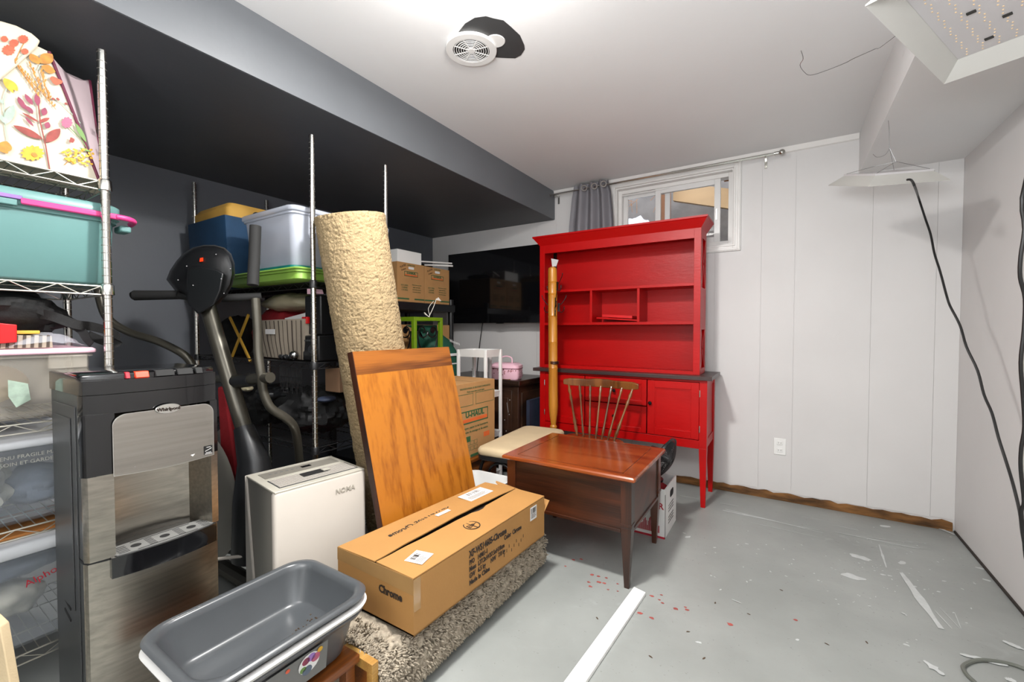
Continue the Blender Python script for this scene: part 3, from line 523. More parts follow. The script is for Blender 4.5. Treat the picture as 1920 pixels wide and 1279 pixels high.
bx('apron','cherry_d',X0+i_+.05,Y0+i_+.008,za,X1-i_-.05,Y0+i_+.022,zb); bx('apron','cherry_d',X0+i_+.05,Y1-i_-.022,za,X1-i_-.05,Y1-i_-.008,zb)
bx('apron','cherry_d',X0+i_+.008,Y0+i_+.05,za,X0+i_+.022,Y1-i_-.05,zb); bx('apron','cherry_d',X1-i_-.022,Y0+i_+.05,za,X1-i_-.008,Y1-i_-.05,zb)
g=G().box(X0+i_+.05,Y0+i_+.002,za-.004,X1-i_-.05,Y0+i_+.024,za+.012).box(X1-i_-.024,Y0+i_+.05,za-.004,X1-i_-.002,Y1-i_-.05,za+.012); mk('apron_bead',g,'cherry_d',t,world=True,smooth=0,bevel=.002)
# ================================================================== CHAIR
cx,cy=-1.098,2.665
t=thing('dining_chair','brown spindle back wooden chair behind the cherry side table','chair',(cx,cy,0))
g=G(); g.loft([rrect(-.205,-.17,.205,.19,.07,z,6) if not q else rrect(-.205+q,-.17+q,.205-q,.19-q,.07,z,6) for z,q in ((.425,.015),(.432,0),(.452,0),(.46,.012))]); mk('seat',g,'chair_w',t)
def turned(a,b,rs,n=10):
    a=Vector(a);b=Vector(b); return [a+(b-a)*k/(len(rs)-1) for k in range(len(rs))],rs
for sx in (-1,1):
    for sy in (-1,1):
        p,r=turned((sx*.165,sy*.13+.01,.427),(sx*.215,sy*.17+.005,0),[.014,.016,.019,.014,.021,.014,.022,.021,.013,.018,.011,.013,.017,.012]); mk('leg',G().tube(p,r,12),'chair_w',t)
for sx in (-1,1): p,r=turned((sx*.19,-.14,.2),(sx*.19,.16,.2),[.009,.012,.015,.012,.009]); mk('stretcher',G().tube(p,r,10),'chair_w',t)
p,r=turned((-.185,.0,.2),(.185,.0,.2),[.009,.012,.015,.012,.009]); mk('stretcher',G().tube(p,r,10),'chair_w',t)
for k in range(7):
    f=k/6; x0=-.135+.27*f; x1=-.235+.47*f; r=[.007,.009,.013,.009,.014,.009,.008,.0075,.0075,.007,.009,.012,.007,.013,.008,.007] if k in (0,6) else [.006,.008,.011,.007,.0075,.007,.0075,.007,.006,.0065,.006,.010,.007,.011,.006]
    p,r=turned((x0,.165-.015*abs(2*f-1),.455),(x1,.255-.03*abs(2*f-1)**2,.80),r); mk('spindle',G().tube(p,r,10),'chair_w',t)
rings=[]
for k in range(13):
    f=-1+2*k/12; c=Vector((f*.275,.262-.035*f*f,.818)); h=.027 if abs(f)<.9 else .018; hh=h+(.006 if abs(f)<.3 else 0)
    rings.append([c+Vector((0,-.011,-h)),c+Vector((0,.011,-h)),c+Vector((0,.012,hh*.8)),c+Vector((0,.005,hh)),c+Vector((0,-.005,hh)),c+Vector((0,-.012,hh*.8))])
mk('crest_rail',G().loft(rings),'chair_w',t,bevel=.003,smooth=50)
# ================================================================== VANITY STOOL
t=thing('vanity_bench','beige cushioned bench on black scroll iron legs','bench',(-1.48,2.5,0),.08)
g=G().loft([rrect(-.165+q,-.36+q,.165-q,.36-q,.05,z,6) for z,q in ((.425,.006),(.432,0),(.455,0),(.468,.008),(.475,.03),(.477,.06))]); mk('cushion',g,'cream_fab',t,smooth=60)
g=G().loft([rrect(-.16+q,-.355+q,.16-q,.355-q,.04,z,6) for z,q in ((.395,.004),(.40,0),(.42,0),(.425,.004))]); mk('seat_frame',g,'black_plastic',t)
for sy in (-1,1):
    for sx in (-1,1):
        mk('leg',G().tube(smoothpts([(sx*.13,sy*.31,.395),(sx*.145,sy*.33,.3),(sx*.10,sy*.33,.18),(sx*.14,sy*.34,.06),(sx*.16,sy*.35,0.0)]),.011,8),'iron',t)
    c=[(sx*0+.085*math.cos(a),sy*.33,.30+.085*math.sin(a)) for a in [PI*k/12-.3 for k in range(24)]]; mk('scroll',G().tube(c,.008,8),'iron',t)
for sy in (-1,0,1):
    c=[(.14,sy*.2+.1*math.cos(a),.30+.095*math.sin(a)) for a in [PI*2*k/20 for k in range(21)]]; mk('scroll',G().tube(c,.008,8),'iron',t)
# ================================================================== WHITE/RED BOX + FAN
t=thing('produce_box','white cardboard box with red print below the desk fan','box',(-.69,2.68,0))
x0,x1,y0,y1,h=-.90+.07,-.565,2.53,2.83,.285
g=G(); w_=.006
g.box(x0,y0,0,x1,y0+w_,h).box(x0,y1-w_,0,x1,y1,h).box(x0,y0+w_,0,x0+w_,y1-w_,h).box(x1-w_,y0+w_,0,x1,y1-w_,h).box(x0+w_,y0+w_,0,x1-w_,y1-w_,w_)
mk('carton',g,'paper',t,world=True,smooth=0)
mk('red_fabric_fill',G().blob((-.70,2.68,.22),(.12,.13,.06),.12,12,4),'red_cloth',t,world=True)
mk('handle_hole',G().loft([rrect(-.045,-.022,.045,.022,.02,0),rrect(-.045,-.022,.045,.022,.02,.001)]).xf(Matrix.Translation((x1+.0002,2.70,.22))@Matrix.Rotation(PI/2,4,'Z')@Matrix.Rotation(PI/2,4,'X')),'black_matte',t,world=True)
g=G()
for k in range(34): 
    xx=x0+.05+k*.0055; hh=.03+.06*abs(math.sin(k*.55+1))*(.6+.4*R.random()); g.box(xx,y0-.0008,.03,xx+.004,y0,.03+hh)
g.box(x0,y0-.0008,.0,x1,y0,.012); mk('red_print',g,'print_red',t,world=True,smooth=0)
text('GROWER',.05,(x0+.15,y0,.185),(1,0,0),(0,0,1),'print_red',t,world=True,bold=.001)
for k in range(7): text('grown with care and packed',.011,(x1,2.68,.165-.017*k),(0,1,0),(0,0,1),'ink',t,world=True) if k not in (3,) else None
g=G().box(x1,y0,0,x1+.0006,y0+.012,h-.03); mk('edge_stripe',g,'ink',t,world=True,smooth=0)
t=thing('desk_fan','black wire cage desk fan tilted behind side table','fan',(-.66,2.66,.26)); M=Matrix.Translation((-.60,2.68,.425))@Matrix.Rotation(-.15,4,'Z')@Matrix.Rotation(PI/2+.32,4,'Y')@Matrix.Scale(.82,4)
for s_,nm in ((1,'front_cage'),(-1,'rear_cage')):
    g=G()
    for r in [.02+.0078*k for k in range(19)]:
        z_=s_*.055*(1-(r/.16)**2); g.tube([(r*math.cos(2*PI*k/28),r*math.sin(2*PI*k/28),z_) for k in range(29)],.0013,4,False)
    for k in range(48):
        a=2*PI*k/48; g.tube([(r*math.cos(a),r*math.sin(a),s_*.055*(1-(r/.16)**2)) for r in (.03,.07,.11,.145,.158)],.0016,4)
    g.xf(M); mk(nm,g,'black_plastic',t,world=True)
g=G(); ringg(g,.153,.161,-.006,.006,32); g.xf(M); mk('cage_rim',g,'black_plastic',t,world=True)
for k in range(4):
    a=PI/2*k; q=[(.02*math.cos(a),.02*math.sin(a),.01),(.13*math.cos(a-.3),.13*math.sin(a-.3),.018),(.14*math.cos(a),.14*math.sin(a),.0),(.12*math.cos(a+.35),.12*math.sin(a+.35),-.018)]
    mk('blade',G().prism(q,(0,0,.002)).xf(M),'black_plastic',t,world=True)
mk('motor',G().lathe([(.01,-.13),(.04,-.12),(.05,-.06),(.03,-.02),(.028,.03),(.01,.035)],n=20).xf(M),'black_plastic',t,world=True)
mk('stand',G().tube([(-.66,2.70,.40),(-.69,2.72,.275)],.02,12).lathe([(.07,0),(.07,.012),(.02,.02)],(-.69,2.72,.266),20),'black_plastic',t,world=True)
# ================================================================== TRIM BOARD ON FLOOR
solo('trim_board',G().hexa([(-.515,1.945,.0),(-.572,1.960,.0),(-.655,.62,.0),(-.595,.60,.0)],[(-.515,1.945,.016),(-.572,1.960,.016),(-.655,.62,.016),(-.595,.60,.016)]),'white_gloss','long white trim board lying flat on the grey floor','board',bevel=.002,smooth=0)
# ================================================================== OAK TABLE LEAF
t=thing('table_leaf','honey oak table leaf with dark banded top edge leaning on carpet roll','board',(-1.38,1.54,.225))
bl,tl=Vector((-1.375,1.225,.228)),Vector((-1.572,1.206,1.105)); up_=(tl-bl); br=bl+Vector((0,.63,0)); nrm=Vector((0,1,0)).cross(up_).normalized(); 
if nrm.x<0: nrm=-nrm
def slab(a,b,c,d,th): return G().hexa([a,b,c,d],[p-nrm*th for p in (a,b,c,d)])
Y_=Vector((0,.63,0)); k1=.0; k2=.885
tilt=Vector((0,0,-.012))
def bp(f,s): return bl+up_*f+Y_*s
o=mk('field_board',slab(bp(0,0),bp(0,1),bp(k2,1),bp(k2,0),.022),'oak',t,world=True,smooth=0)
mk('banded_end',slab(bp(k2,0),bp(k2,1),bp(1,1),bp(1,0),.022),'oak_d',t,world=True,smooth=0)
g=G(); mk('edge_rail',slab(bp(0,-.002)-nrm*.022,bp(0,.03)-nrm*.022,bp(1,.03)-nrm*.022,bp(1,-.002)-nrm*.022,.014),'oak_edge',t,world=True,smooth=0)
mk('edge_rail',slab(bp(.97,0)-nrm*.022,bp(.97,1)-nrm*.022,bp(1,1)-nrm*.022,bp(1,0)-nrm*.022,.012),'oak',t,world=True,smooth=0)
mk('side_strip',slab(bp(0,-.006)+nrm*.0,bp(0,-.0005)+nrm*0,bp(1,-.0005)+nrm*0,bp(1,-.006)+nrm*0,.022),'oak_edge',t,world=True,smooth=0)
# ================================================================== CARPET ROLL
a0,a1=Vector((-1.755,1.665,.0)),Vector((-1.775,1.365,1.745)); ax_=(a1-a0).normalized(); uu=Vector((1,0,0)); uu=(uu-ax_*uu.dot(ax_)).normalized(); vv=ax_.cross(uu)
nr,nz=240,400; rings=[]; Rr=.156; ex=random.Random(3)
for i in range(nz+1):
    f=i/nz; c=a0+(a1-a0)*f; rg=[]
    for j in range(nr+1):
        a=-.55+(2*PI+.32)*j/nr; rad=Rr+ .010*(j/nr)+.004*math.sin(3*a+f*2)
        q=Vector((math.cos(a)*rad*95,math.sin(a)*rad*95,f*165)); d_=(.25-abs(noise.noise(q)))*.011+noise.noise(q*.25)*.003
        rg.append(c+uu*((rad+d_)*math.cos(a))+vv*((rad+d_)*math.sin(a)))
    inner=[c+(p-c)*(.86) for p in reversed(rg)]
    rings.append(rg+inner)
g=G().loft(rings); t=thing('carpet_roll','tall rolled cream textured carpet leaning upright against wire shelving','carpet',a0)
mk('rolled_pile',g,'carpet',t,world=True,smooth=180)
g=G(); pts=[]
for k in range(60):
    a=k/60*2*PI*2.6; rad=.125-.085*k/60; pts.append((a,rad))
ra=[a0+uu*(r*math.cos(a))+vv*(r*math.sin(a))+ax_*.01 for a,r in pts]; rb=[a0+uu*((r-.012)*math.cos(a))+vv*((r-.012)*math.sin(a))+ax_*.01 for a,r in pts]
L=(a1-a0).length-.02; g.loft([[p,p+ax_*L,q+ax_*L,q] for p,q in zip(ra,rb)]); mk('inner_spiral',g,'backing',t,world=True)
# ================================================================== SHAG RUG
def shag(x0,x1,y0,y1,h,nx=110,ny=300):
    rings=[]
    for j in range(ny+1):
        f=j/ny; y=y0+(y1-y0)*f; e=min(f,1-f)*ny/ (ny*.055); e=math.sqrt(max(0,1-(1-min(e,1))**2)); rg=[]
        for i in range(nx):
            a=2*PI*i/nx; ca,sa=math.cos(a),math.sin(a); sq=lambda c:math.copysign(abs(c)**.62,c)
            X=(x0+x1)/2+(x1-x0)/2*sq(ca)*(.82+.18*e); Z=h/2+h/2*sq(sa)*(.55+.45*e)
            q=Vector((X*32,y*32,Z*32)); dd=(abs(noise.noise(q))*1.6+noise.noise(q*2.3)*.6)*.017
            nz_=Vector((sq(ca),0,sq(sa))); 
            if Z>h*.93 and .97<y<1.82 and X>x0+.08: dd*=.15
            p=Vector((X,y,Z))+nz_*dd; p.z=max(p.z,.001); rg.append(p)
        rings.append(rg)
    return G().loft(rings)
rug=thing('shag_rug','folded grey shag rug on the floor beneath the long cardboard box','rug',(-1.23,1.36,0))
mk('rug_body',shag(-1.46,-1.005,.865,1.90,.215),'shag',rug,world=True,smooth=180)
g=G()
for k in range(9000):
    a=R.uniform(-.9,2.6); y=R.uniform(.86,1.9); 
    if R.random()<.12: y=.86+abs(R.gauss(0,.015))
    ca,sa=math.cos(a),math.sin(a); sq=lambda c:math.copysign(abs(c)**.62,c)
    X=-1.2325+.2275*sq(ca); Z=.108+.108*sq(sa)
    if Z>.195 and .94<y<1.85 : continue
    p=Vector((X,y,max(Z,.01))); n_=Vector((sq(ca)*.7,R.uniform(-.5,.5),sq(sa)*.5+R.uniform(-.4,.3))).normalized(); l=R.uniform(.014,.026); tip=p+n_*l; tip.z=max(tip.z,.003)
    g.tube([p,p+n_*l*.6,tip],[.0028,.0038,.0015],4)
stuff(mk('shag_tufts',g,'shag',rug,world=True,smooth=180))
# ================================================================== LONG CARDBOARD BOX
t=thing('long_cardboard_box','long brown cardboard box with black printed chrome text on shag rug','box',(-1.17,1.39,.225))
bz,tz_=.222,.405
A=Vector((-1.365,.975,0));B=Vector((-.985,.975,0));Cc=Vector((-.955,1.80,0));D=Vector((-1.30,1.80,0))
q=lambda p,z:Vector((p.x,p.y,z))
def wallp(a,b,z0,z1,th=.005):
    n_=Vector((b.y-a.y,-(b.x-a.x),0)).normalized(); return G().hexa([q(a,z0),q(b,z0),q(b-n_*th,z0),q(a-n_*th,z0)],[q(a,z1),q(b,z1),q(b-n_*th,z1),q(a-n_*th,z1)])
for a,b in ((A,B),(B,Cc),(Cc,D),(D,A)): mk('side_wall',wallp(a,b,bz,tz_),'cardboard_o',t,world=True,smooth=0)
mk('bottom_wall',G().hexa([q(A,bz),q(B,bz),q(Cc,bz),q(D,bz)],[q(A,bz+.005),q(B,bz+.005),q(Cc,bz+.005),q(D,bz+.005)]),'cardboard_o',t,world=True,smooth=0)
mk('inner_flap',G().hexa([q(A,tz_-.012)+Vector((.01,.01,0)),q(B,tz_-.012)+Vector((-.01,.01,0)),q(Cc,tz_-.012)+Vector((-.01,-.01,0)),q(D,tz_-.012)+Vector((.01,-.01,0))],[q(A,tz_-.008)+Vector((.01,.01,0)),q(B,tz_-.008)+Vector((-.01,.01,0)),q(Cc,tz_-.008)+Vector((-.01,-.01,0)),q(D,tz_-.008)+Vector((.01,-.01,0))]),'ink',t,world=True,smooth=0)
# top flaps with a gap between them
def edge(f,s): # f along length, s across 0..1
    return A.lerp(B,s).lerp(D.lerp(Cc,s),f)
def flap(s0,s1,jag,side):
    n=26; L1=[];L2=[]
    for k in range(n+1):
        f=k/n; j=jag*(noise.noise(Vector((f*9,side,0)))*.5); gp=.016+.05*max(0,math.sin(PI*(f-.03)))
        w=.004 if f<.06 else 0
        sI=.535+(side*(gp if (side<0 or not (.60<f<.66)) else gp+.05))+j*.02 
        L1.append(q(edge(f,sI),tz_+.006+.004*math.sin(PI*f))); L2.append(q(edge(f,s0),tz_+.002))
    return G().loft([[a,b,b+Vector((0,0,.004)),a+Vector((0,0,.004))] for a,b in zip(L1,L2)])
mk('top_flap',flap(0,0,1,-.62),'cardboard_o',t,world=True,smooth=30); mk('top_flap',flap(1,0,1,.62),'cardboard_o',t,world=True,smooth=30)
zt2=tz_+.0075
fwd=(Cc-B).normalized(); acr=(B-A).normalized(); fl_=(D-A).normalized()
text('XF-WS14605-Chrome',.036,q(edge(.38,.24),zt2+.003),-fl_,-Vector((fl_.y,-fl_.x,0))*-1*-1,'ink',t,world=True,bold=.0012)
side_n=Vector((fwd.y,-fwd.x,0)); 
def st(s,size,f,z,**k):
    p=B.lerp(Cc,f); text(s,size,Vector((p.x,p.y,z))+side_n*.0005,fwd,(0,0,1),'ink',t,world=True,align='LEFT',**k)
st('XF-WS14605-Chrome',.036,.33,.368,bold=.0013,sx=.72); st('P/O   14981-1',.025,.33,.337,bold=.0009,sx=.78); st('Color  Chrome',.027,.60,.340,bold=.0009,sx=.75)
st('Meas  L77.2xW37.5xH18cm',.025,.33,.312,bold=.0009,sx=.78); st('GW   6.5 kg      NW   7.0 kg',.025,.33,.287,bold=.0009,sx=.78); st('Made In China',.025,.33,.261,bold=.0009,sx=.85)
g=G()
for k in range(9):
    p=B.lerp(Cc,.60+k*.022); n_=side_n*.0008; a=Vector((p.x,p.y,.262+.012*(k%3)))
    g.hexa([a,a+fwd*.003,a+fwd*.003+n_,a+n_],[a+Vector((0,0,.012)),a+fwd*.0025+Vector((0,0,.014)),a+fwd*.0025+Vector((0,0,.014))+n_,a+Vector((0,0,.012))+n_])
mk('care_symbols',g,'ink',t,world=True,smooth=0)
text('Chrome',.036,Vector((-1.09,.9745,.33)),(1,0,0),(0,0,1),'ink',t,world=True,bold=.0014,sx=.9)
# circle emblem with a hand sign on the flap
c=q(edge(.47,.78),zt2+.0035); g=G(); 
def arcring(g,c,r0,r1,z,n=32): 
    g.loft([[c+Vector((r*math.cos(2*PI*k/n),r*math.sin(2*PI*k/n),zz)) for k in range(n)] for r,zz in ((r0,0),(r1,0),(r1,z),(r0,z),(r0,0))],False,False)
arcring(g,c,.031,.035,.0006); g.bar(c+Vector((-.032,.0,.0003)),c+Vector((.032,.0,.0003)),.003,.0006); g.bar(c+Vector((0,-.024,.0003)),c+Vector((0,.028,.0003)),.003,.0006); g.bar(c+Vector((-.010,-.022,.0003)),c+Vector((-.004,.012,.0003)),.003,.0006); g.bar(c+Vector((.010,-.022,.0003)),c+Vector((.004,.012,.0003)),.003,.0006); g.bar(c+Vector((-.010,-.022,.0003)),c+Vector((.010,-.022,.0003)),.003,.0006)
mk('printed_emblem',g,'ink',t,world=True,smooth=0)
def label(c,u,v,w,h,lines,par=t,m='paper'):
    u=Vector(u).normalized();v=Vector(v).normalized();n_=u.cross(v); c=Vector(c)+n_*.0006
    P=lambda a,b,z:c+u*(a*w)+v*(b*h)+n_*z
    o=mk('paper_label',G().hexa([P(-.5,-.5,0),P(.5,-.5,0),P(.5,.5,0),P(-.5,.5,0)],[P(-.5,-.5,.0006),P(.5,-.5,.0006),P(.5,.5,.0006),P(-.5,.5,.0006)]),m,par,world=True,smooth=0)
    g=G()
    for (bx0,by0,bx1,by1,kind) in lines:
        if kind=='bar':
            n=int((bx1-bx0)*60)
            for k in range(n):
                if R.random()<.6: x_=bx0+(bx1-bx0)*k/n; g.hexa([P(x_,by0,.0007),P(x_+.008,by0,.0007),P(x_+.008,by1,.0007),P(x_,by1,.0007)],[P(x_,by0,.001),P(x_+.008,by0,.001),P(x_+.008,by1,.001),P(x_,by1,.001)])
        else:
            yy=by0
            while yy<by1: x2=bx1-R.random()*.2*(bx1-bx0); g.hexa([P(bx0,yy,.0007),P(x2,yy,.0007),P(x2,yy+.025,.0007),P(bx0,yy+.025,.0007)],[P(bx0,yy,.001),P(x2,yy,.001),P(x2,yy+.025,.001),P(bx0,yy+.025,.001)]); yy+=.07
    mk('barcode',g,'ink',o,world=True,smooth=0); return o
label(q(edge(.80,.22),zt2+.003),fl_,Vector((-fl_.y,fl_.x,0)),.16,.085,[(-.3,.1,.3,.4,'bar'),(-.4,-.35,.4,0,'txt')])
label(q(edge(.12,.80),zt2+.0015),Vector((-.2,1,0)),Vector((-1,-.2,0)),.075,.07,[(-.3,.05,.25,.35,'bar'),(-.4,-.35,.2,-.05,'txt')])
label(q(edge(.50,.30),zt2+.005),fl_,Vector((-fl_.y,fl_.x,0)),.075,.02,[])
p=B.lerp(Cc,.88); label(Vector((p.x,p.y,.365)),fwd,(0,0,1),.055,.06,[(-.4,.0,.4,.4,'bar'),(-.4,-.35,.4,-.05,'txt')])
g=G().hexa([q(A,tz_-.04)+Vector((-.001,-.001,0)),q(B,tz_-.05)+Vector((.0,-.001,0)),q(B,tz_-.05)+Vector((0,.0,0)),q(A,tz_-.04)],[q(A,tz_+.004)+Vector((-.001,-.001,0)),q(B,tz_+.004)+Vector((.0,-.001,0)),q(B,tz_+.004),q(A,tz_+.004)]); mk('packing_tape',g,'tape',t,world=True,smooth=0)
mk('packing_tape',G().hexa([q(B,.30)+side_n*.001,q(B,.30)+fwd*.03+side_n*.001,q(B,.30)+fwd*.03,q(B,.30)],[q(B,tz_)+side_n*.001,q(B,tz_)+fwd*.03+side_n*.001,q(B,tz_)+fwd*.03,q(B,tz_)]),'tape',t,world=True,smooth=0)
mk('end_flap',G().hexa([q(Cc,.335),q(Cc,.335)+Vector((-.16,.002,0)),q(Cc,.335)+Vector((-.16,.006,0)),q(Cc,.335)+Vector((0,.004,0))],[q(Cc,tz_+.006)+Vector((.012,.028,-.03)),q(Cc,tz_+.004)+Vector((-.30,.03,0)),q(Cc,tz_+.012)+Vector((-.30,.034,0)),q(Cc,tz_+.006)+Vector((.012,.032,-.03))]),'cardboard_o',t,world=True,smooth=0)
# ================================================================== LITTER BIN + LOW STOOL
t=thing('low_wooden_stool','low brown wooden stool under the grey plastic tubs','stool',(-1.2,.65,0))
bx('stool_top','stoolw',-1.43,.415,.212,-1.055,.825,.236,bevel=.003)
for x_ in (-1.40,-1.10):
    for y_ in (.44,.785): bx('leg','stoolw',x_,y_,0,x_+.035,y_+.03,.212,bevel=.002)
t=thing('pine_drawer_frame','pale pine open frame standing under stool corner beside rug','frame',(-1.06,.83,0))
bx('frame_rail','pine',-1.15,.832,.185,-1.01,.855,.215,bevel=.001); bx('frame_rail','pine',-1.15,.832,.0,-1.01,.855,.025,bevel=.001); bx('frame_post','pine',-1.035,.832,.025,-1.01,.855,.185,bevel=.001); bx('frame_post','pine',-1.15,.832,.025,-1.125,.855,.185,bevel=.001); bx('frame_panel','stoolw',-1.125,.848,.025,-1.035,.853,.185)
def tub(name,label_,z0,z1,x0,y0,x1,y1,m,mi,cat,rimw=.02,tap=.045,fl=.010):
    t=thing(name,label_,cat,((x0+x1)/2,(y0+y1)/2,z0)); r=.075; th=.004
    R_=lambda d,z,rr=None: rrect(x0+d,y0+d,x1-d,y1-d,max(.02,(rr or r)-d*.4),z,8)
    mk('tub_wall',G().loft([R_(tap+.006,z0),R_(tap,z0+.008),R_(.018,z1-.02),R_(.0,z1-.015),R_(-.004,z1-.006),R_(.002,z1),R_(.012,z1+.001),R_(.022,z1-.004),R_(.026,z1-.02),R_(tap+.004,z0+fl+.012),R_(tap+.012,z0+fl+.003),R_(tap+.035,z0+fl)],True,True),m,t,world=True,smooth=60); return t
lb=tub('plastic_tub','lower grey plastic tub with fruit sticker standing on wooden stool',.237,.375,-1.395,.405,-1.045,.865,'grey_bin','grey_in','tub')
X1_=-1.045
lbl=mk('fruit_sticker',G().hexa([(-1.0665,.55,.262),(-1.0665,.72,.262),(-1.0655,.72,.262),(-1.0655,.55,.262)],[(-1.0555,.55,.345),(-1.0555,.72,.345),(-1.0545,.72,.345),(-1.0545,.55,.345)]),'mdgrey',lb,world=True,smooth=0); lbl['label']='sticker with fruit bowl picture and barcode'
def stp(y,z,e=.0): return Vector((-1.0655+(z-.262)*.1325+.001+e,y,z))
for y_,z_,r_,m in ((.665,.315,.03,'paper'),(.655,.325,.011,'leaf_plum'),(.670,.328,.012,'purple'),(.683,.32,.013,'petal_p'),(.695,.334,.008,'petal_y'),(.648,.305,.009,'leaf_green'),(.66,.297,.014,'cloth_blue'),(.62,.276,.012,'yellow'),(.605,.333,.006,'petal_o')):
    e=.0006 if m=='paper' else .0012; g=G(); n=16; g.prism([stp(y_+r_*math.cos(2*PI*k/n),z_+r_*.9*math.sin(2*PI*k/n),e) for k in range(n)],(.0004,0,0)); mk('sticker_print',g,m,lbl,world=True,smooth=0)
g=G()
for k in range(18): g.hexa([stp(.555+k*.0025,.266),stp(.5562+k*.0025,.266),stp(.5562+k*.0025,.266,.001),stp(.555+k*.0025,.266,.001)],[stp(.555+k*.0025,.284),stp(.5562+k*.0025,.284),stp(.5562+k*.0025,.284,.001),stp(.555+k*.0025,.284,.001)])
mk('barcode',g,'ink',lbl,world=True,smooth=0)
wt=tub('plastic_tub','white rimmed plastic tub nested between two grey tubs',.252,.392,-1.402,.398,-1.040,.872,'white_plastic','white_plastic','tub',tap=.06)
ub=tub('plastic_tub','upper grey plastic tub, empty, topmost of nested tubs, crumbs inside',.268,.418,-1.40,.40,-1.042,.87,'grey_in','grey_in','tub',tap=.050,fl=.035)
g=G()
for k in range(46): 
    x_,y_=-1.20+R.gauss(0,.02),min(.79,.77+R.gauss(0,.025)); g.box(x_,y_,.3025,x_+R.uniform(.002,.006),y_+R.uniform(.001,.005),.3055)
mk('crumbs',g,'debris',ub,world=True,smooth=0)['kind']='stuff'
# ================================================================== DEHUMIDIFIER
t=thing('dehumidifier','white box shaped dehumidifier with slatted top between cooler and oak board','dehumidifier',(-1.70,1.069,0),math.atan2(-.134,.99))
def lp(n,m,g,par=None,**k): return mk(n,g,m,par or t,**k)
w2=.187; 
lp('rear_shell','off_white',G().hexa([(-.15,-w2,.0),(-.04,-w2,0),(-.04,w2,0),(-.15,w2,0)],[(-.15,-w2,.60),(-.137,-w2,.60),(-.137,w2,.60),(-.15,w2,.60)]),bevel=.006)
lp('side_body','grey_shell',G().box(-.14,-w2+.008,.01,.13,w2-.008,.592),bevel=.004)
lp('front_shell','off_white',G().loft([rrect(.112,-w2,.15,w2,.014,0,4),rrect(.112,-w2,.15,w2,.014,.583,4),rrect(.118,-w2+.004,.144,w2-.004,.010,.592,4)]),smooth=40)
tp=lp('top_panel','vent_grey',G().box(-.145,-w2+.004,.59,.145,w2-.004,.5995),bevel=.003)
lp('control_strip','grey_shell',G().box(-.11,-.15,.5995,-.03,.16,.601),tp,smooth=0); lp('display','black_gloss',G().box(-.085,.01,.601,-.062,.05,.602),tp,smooth=0)
for k in range(6): lp('button','mdgrey',G().box(-.08,-.12+.022*k,.601,-.07,-.11+.022*k,.6018),tp,smooth=0)
g=G()
for k in range(9): g.box(.0+k*.0125,-.15,.5995,.005+k*.0125,.165,.6015)
lp('vent_slat','off_white',g,tp,smooth=0); g=G(); g.box(-.004,-.155,.598,.115,.17,.600); lp('vent_base','dark_grey',g,tp,smooth=0)
lp('handle_recess','black_matte',G().box(.02,-.04,.6036,.065,.06,.6045),tp,smooth=0); lp('handle_grip','vent_grey',G().box(.03,.045,.6045,.06,.075,.607),tp,smooth=0)
text('NOMA',.028,(.1505,.09,.535),(0,1,0),(0,0,1),'vent_grey',t,bold=.0006)
pts=[Vector((-1.9,1.0,.23)),Vector((-2.0,.85,.235)),Vector((-2.15,.7,.22))]
solo('drain_hose',G().tube(smoothpts([(-1.86,.99,.23),(-1.95,.90,.24),(-2.1,.80,.2),(-2.25,.78,.012)]),.007,8),'off_white','thin white hose behind the dehumidifier','hose')
# ================================================================== WATER COOLER
t=thing('water_cooler','stainless and black water cooler with drip tray at left foreground','water cooler',(-1.60,.5275,0))
hw=.1675
def prof(z,xb,hw_,bul,xf=0,r=.02,n=9):
    pts=[Vector((xb,hw_,z)),Vector((xb,-hw_,z)),Vector((xf-r*1.2,-hw_,z))]
    for k in range(n+1):
        f=-1+2*k/n; yy=f*(hw_-.006); pts.append(Vector((xf+bul*(1-f*f)-(0.006 if k in(0,n) else 0),yy,z)))
    pts.append(Vector((xf-r*1.2,hw_,z))); return pts
H_=1.076
def solid(z0,z1,xb,hw_,bul,xf=0,r=.02): return G().loft([prof(z0,xb,hw_,bul,xf,r),prof(z1,xb,hw_,bul,xf,r)])
lp('lid','black_gloss',G().loft([prof(1.020,-.30,hw,.018),prof(1.058,-.30,hw,.018),prof(1.0585,-.30,hw,.010,-.015),prof(H_-.004,-.30,hw,.010,-.015),prof(H_,-.296,hw-.004,.008,-.018)]),smooth=50)
for y0_,y1_,m in ((-.072,-.062,'print_red'),(-.050,-.018,'orange_btn'),(-.002,.045,'rubber'),(.053,.095,'rubber'),(.103,.122,'rubber')):
    lp('button',m,G().hexa([(-.010,y0_,1.0592),(.006,y0_,1.0592),(.006,y1_,1.0592),(-.010,y1_,1.0592)],[(-.018,y0_,1.077),(-.002,y0_,1.077),(-.002,y1_,1.077),(-.018,y1_,1.077)]),bevel=.0015)
# upper fascia: arch around panel
lp('upper_fascia','black_gloss',solid(.965,1.0185,-.028,hw,.018))
lp('upper_fascia','black_gloss',G().loft([[Vector((-.028,-hw,z)),Vector((-.012,-hw,z)),Vector((.002,-hw+.008,z)),Vector((.012,-hw+.066,z)),Vector((-.08,-hw+.066,z)),Vector((-.08,-hw+.02,z)),Vector((-.028,-hw+.02,z))] for z in (.795,.966)]),smooth=30)
lp('upper_fascia','black_gloss',G().loft([[Vector((-.028,hw,z)),Vector((-.08,hw-.03,z)),Vector((.010,hw-.030,z)),Vector((.002,hw-.006,z)),Vector((-.012,hw,z))] for z in (.795,.966)]),smooth=30)
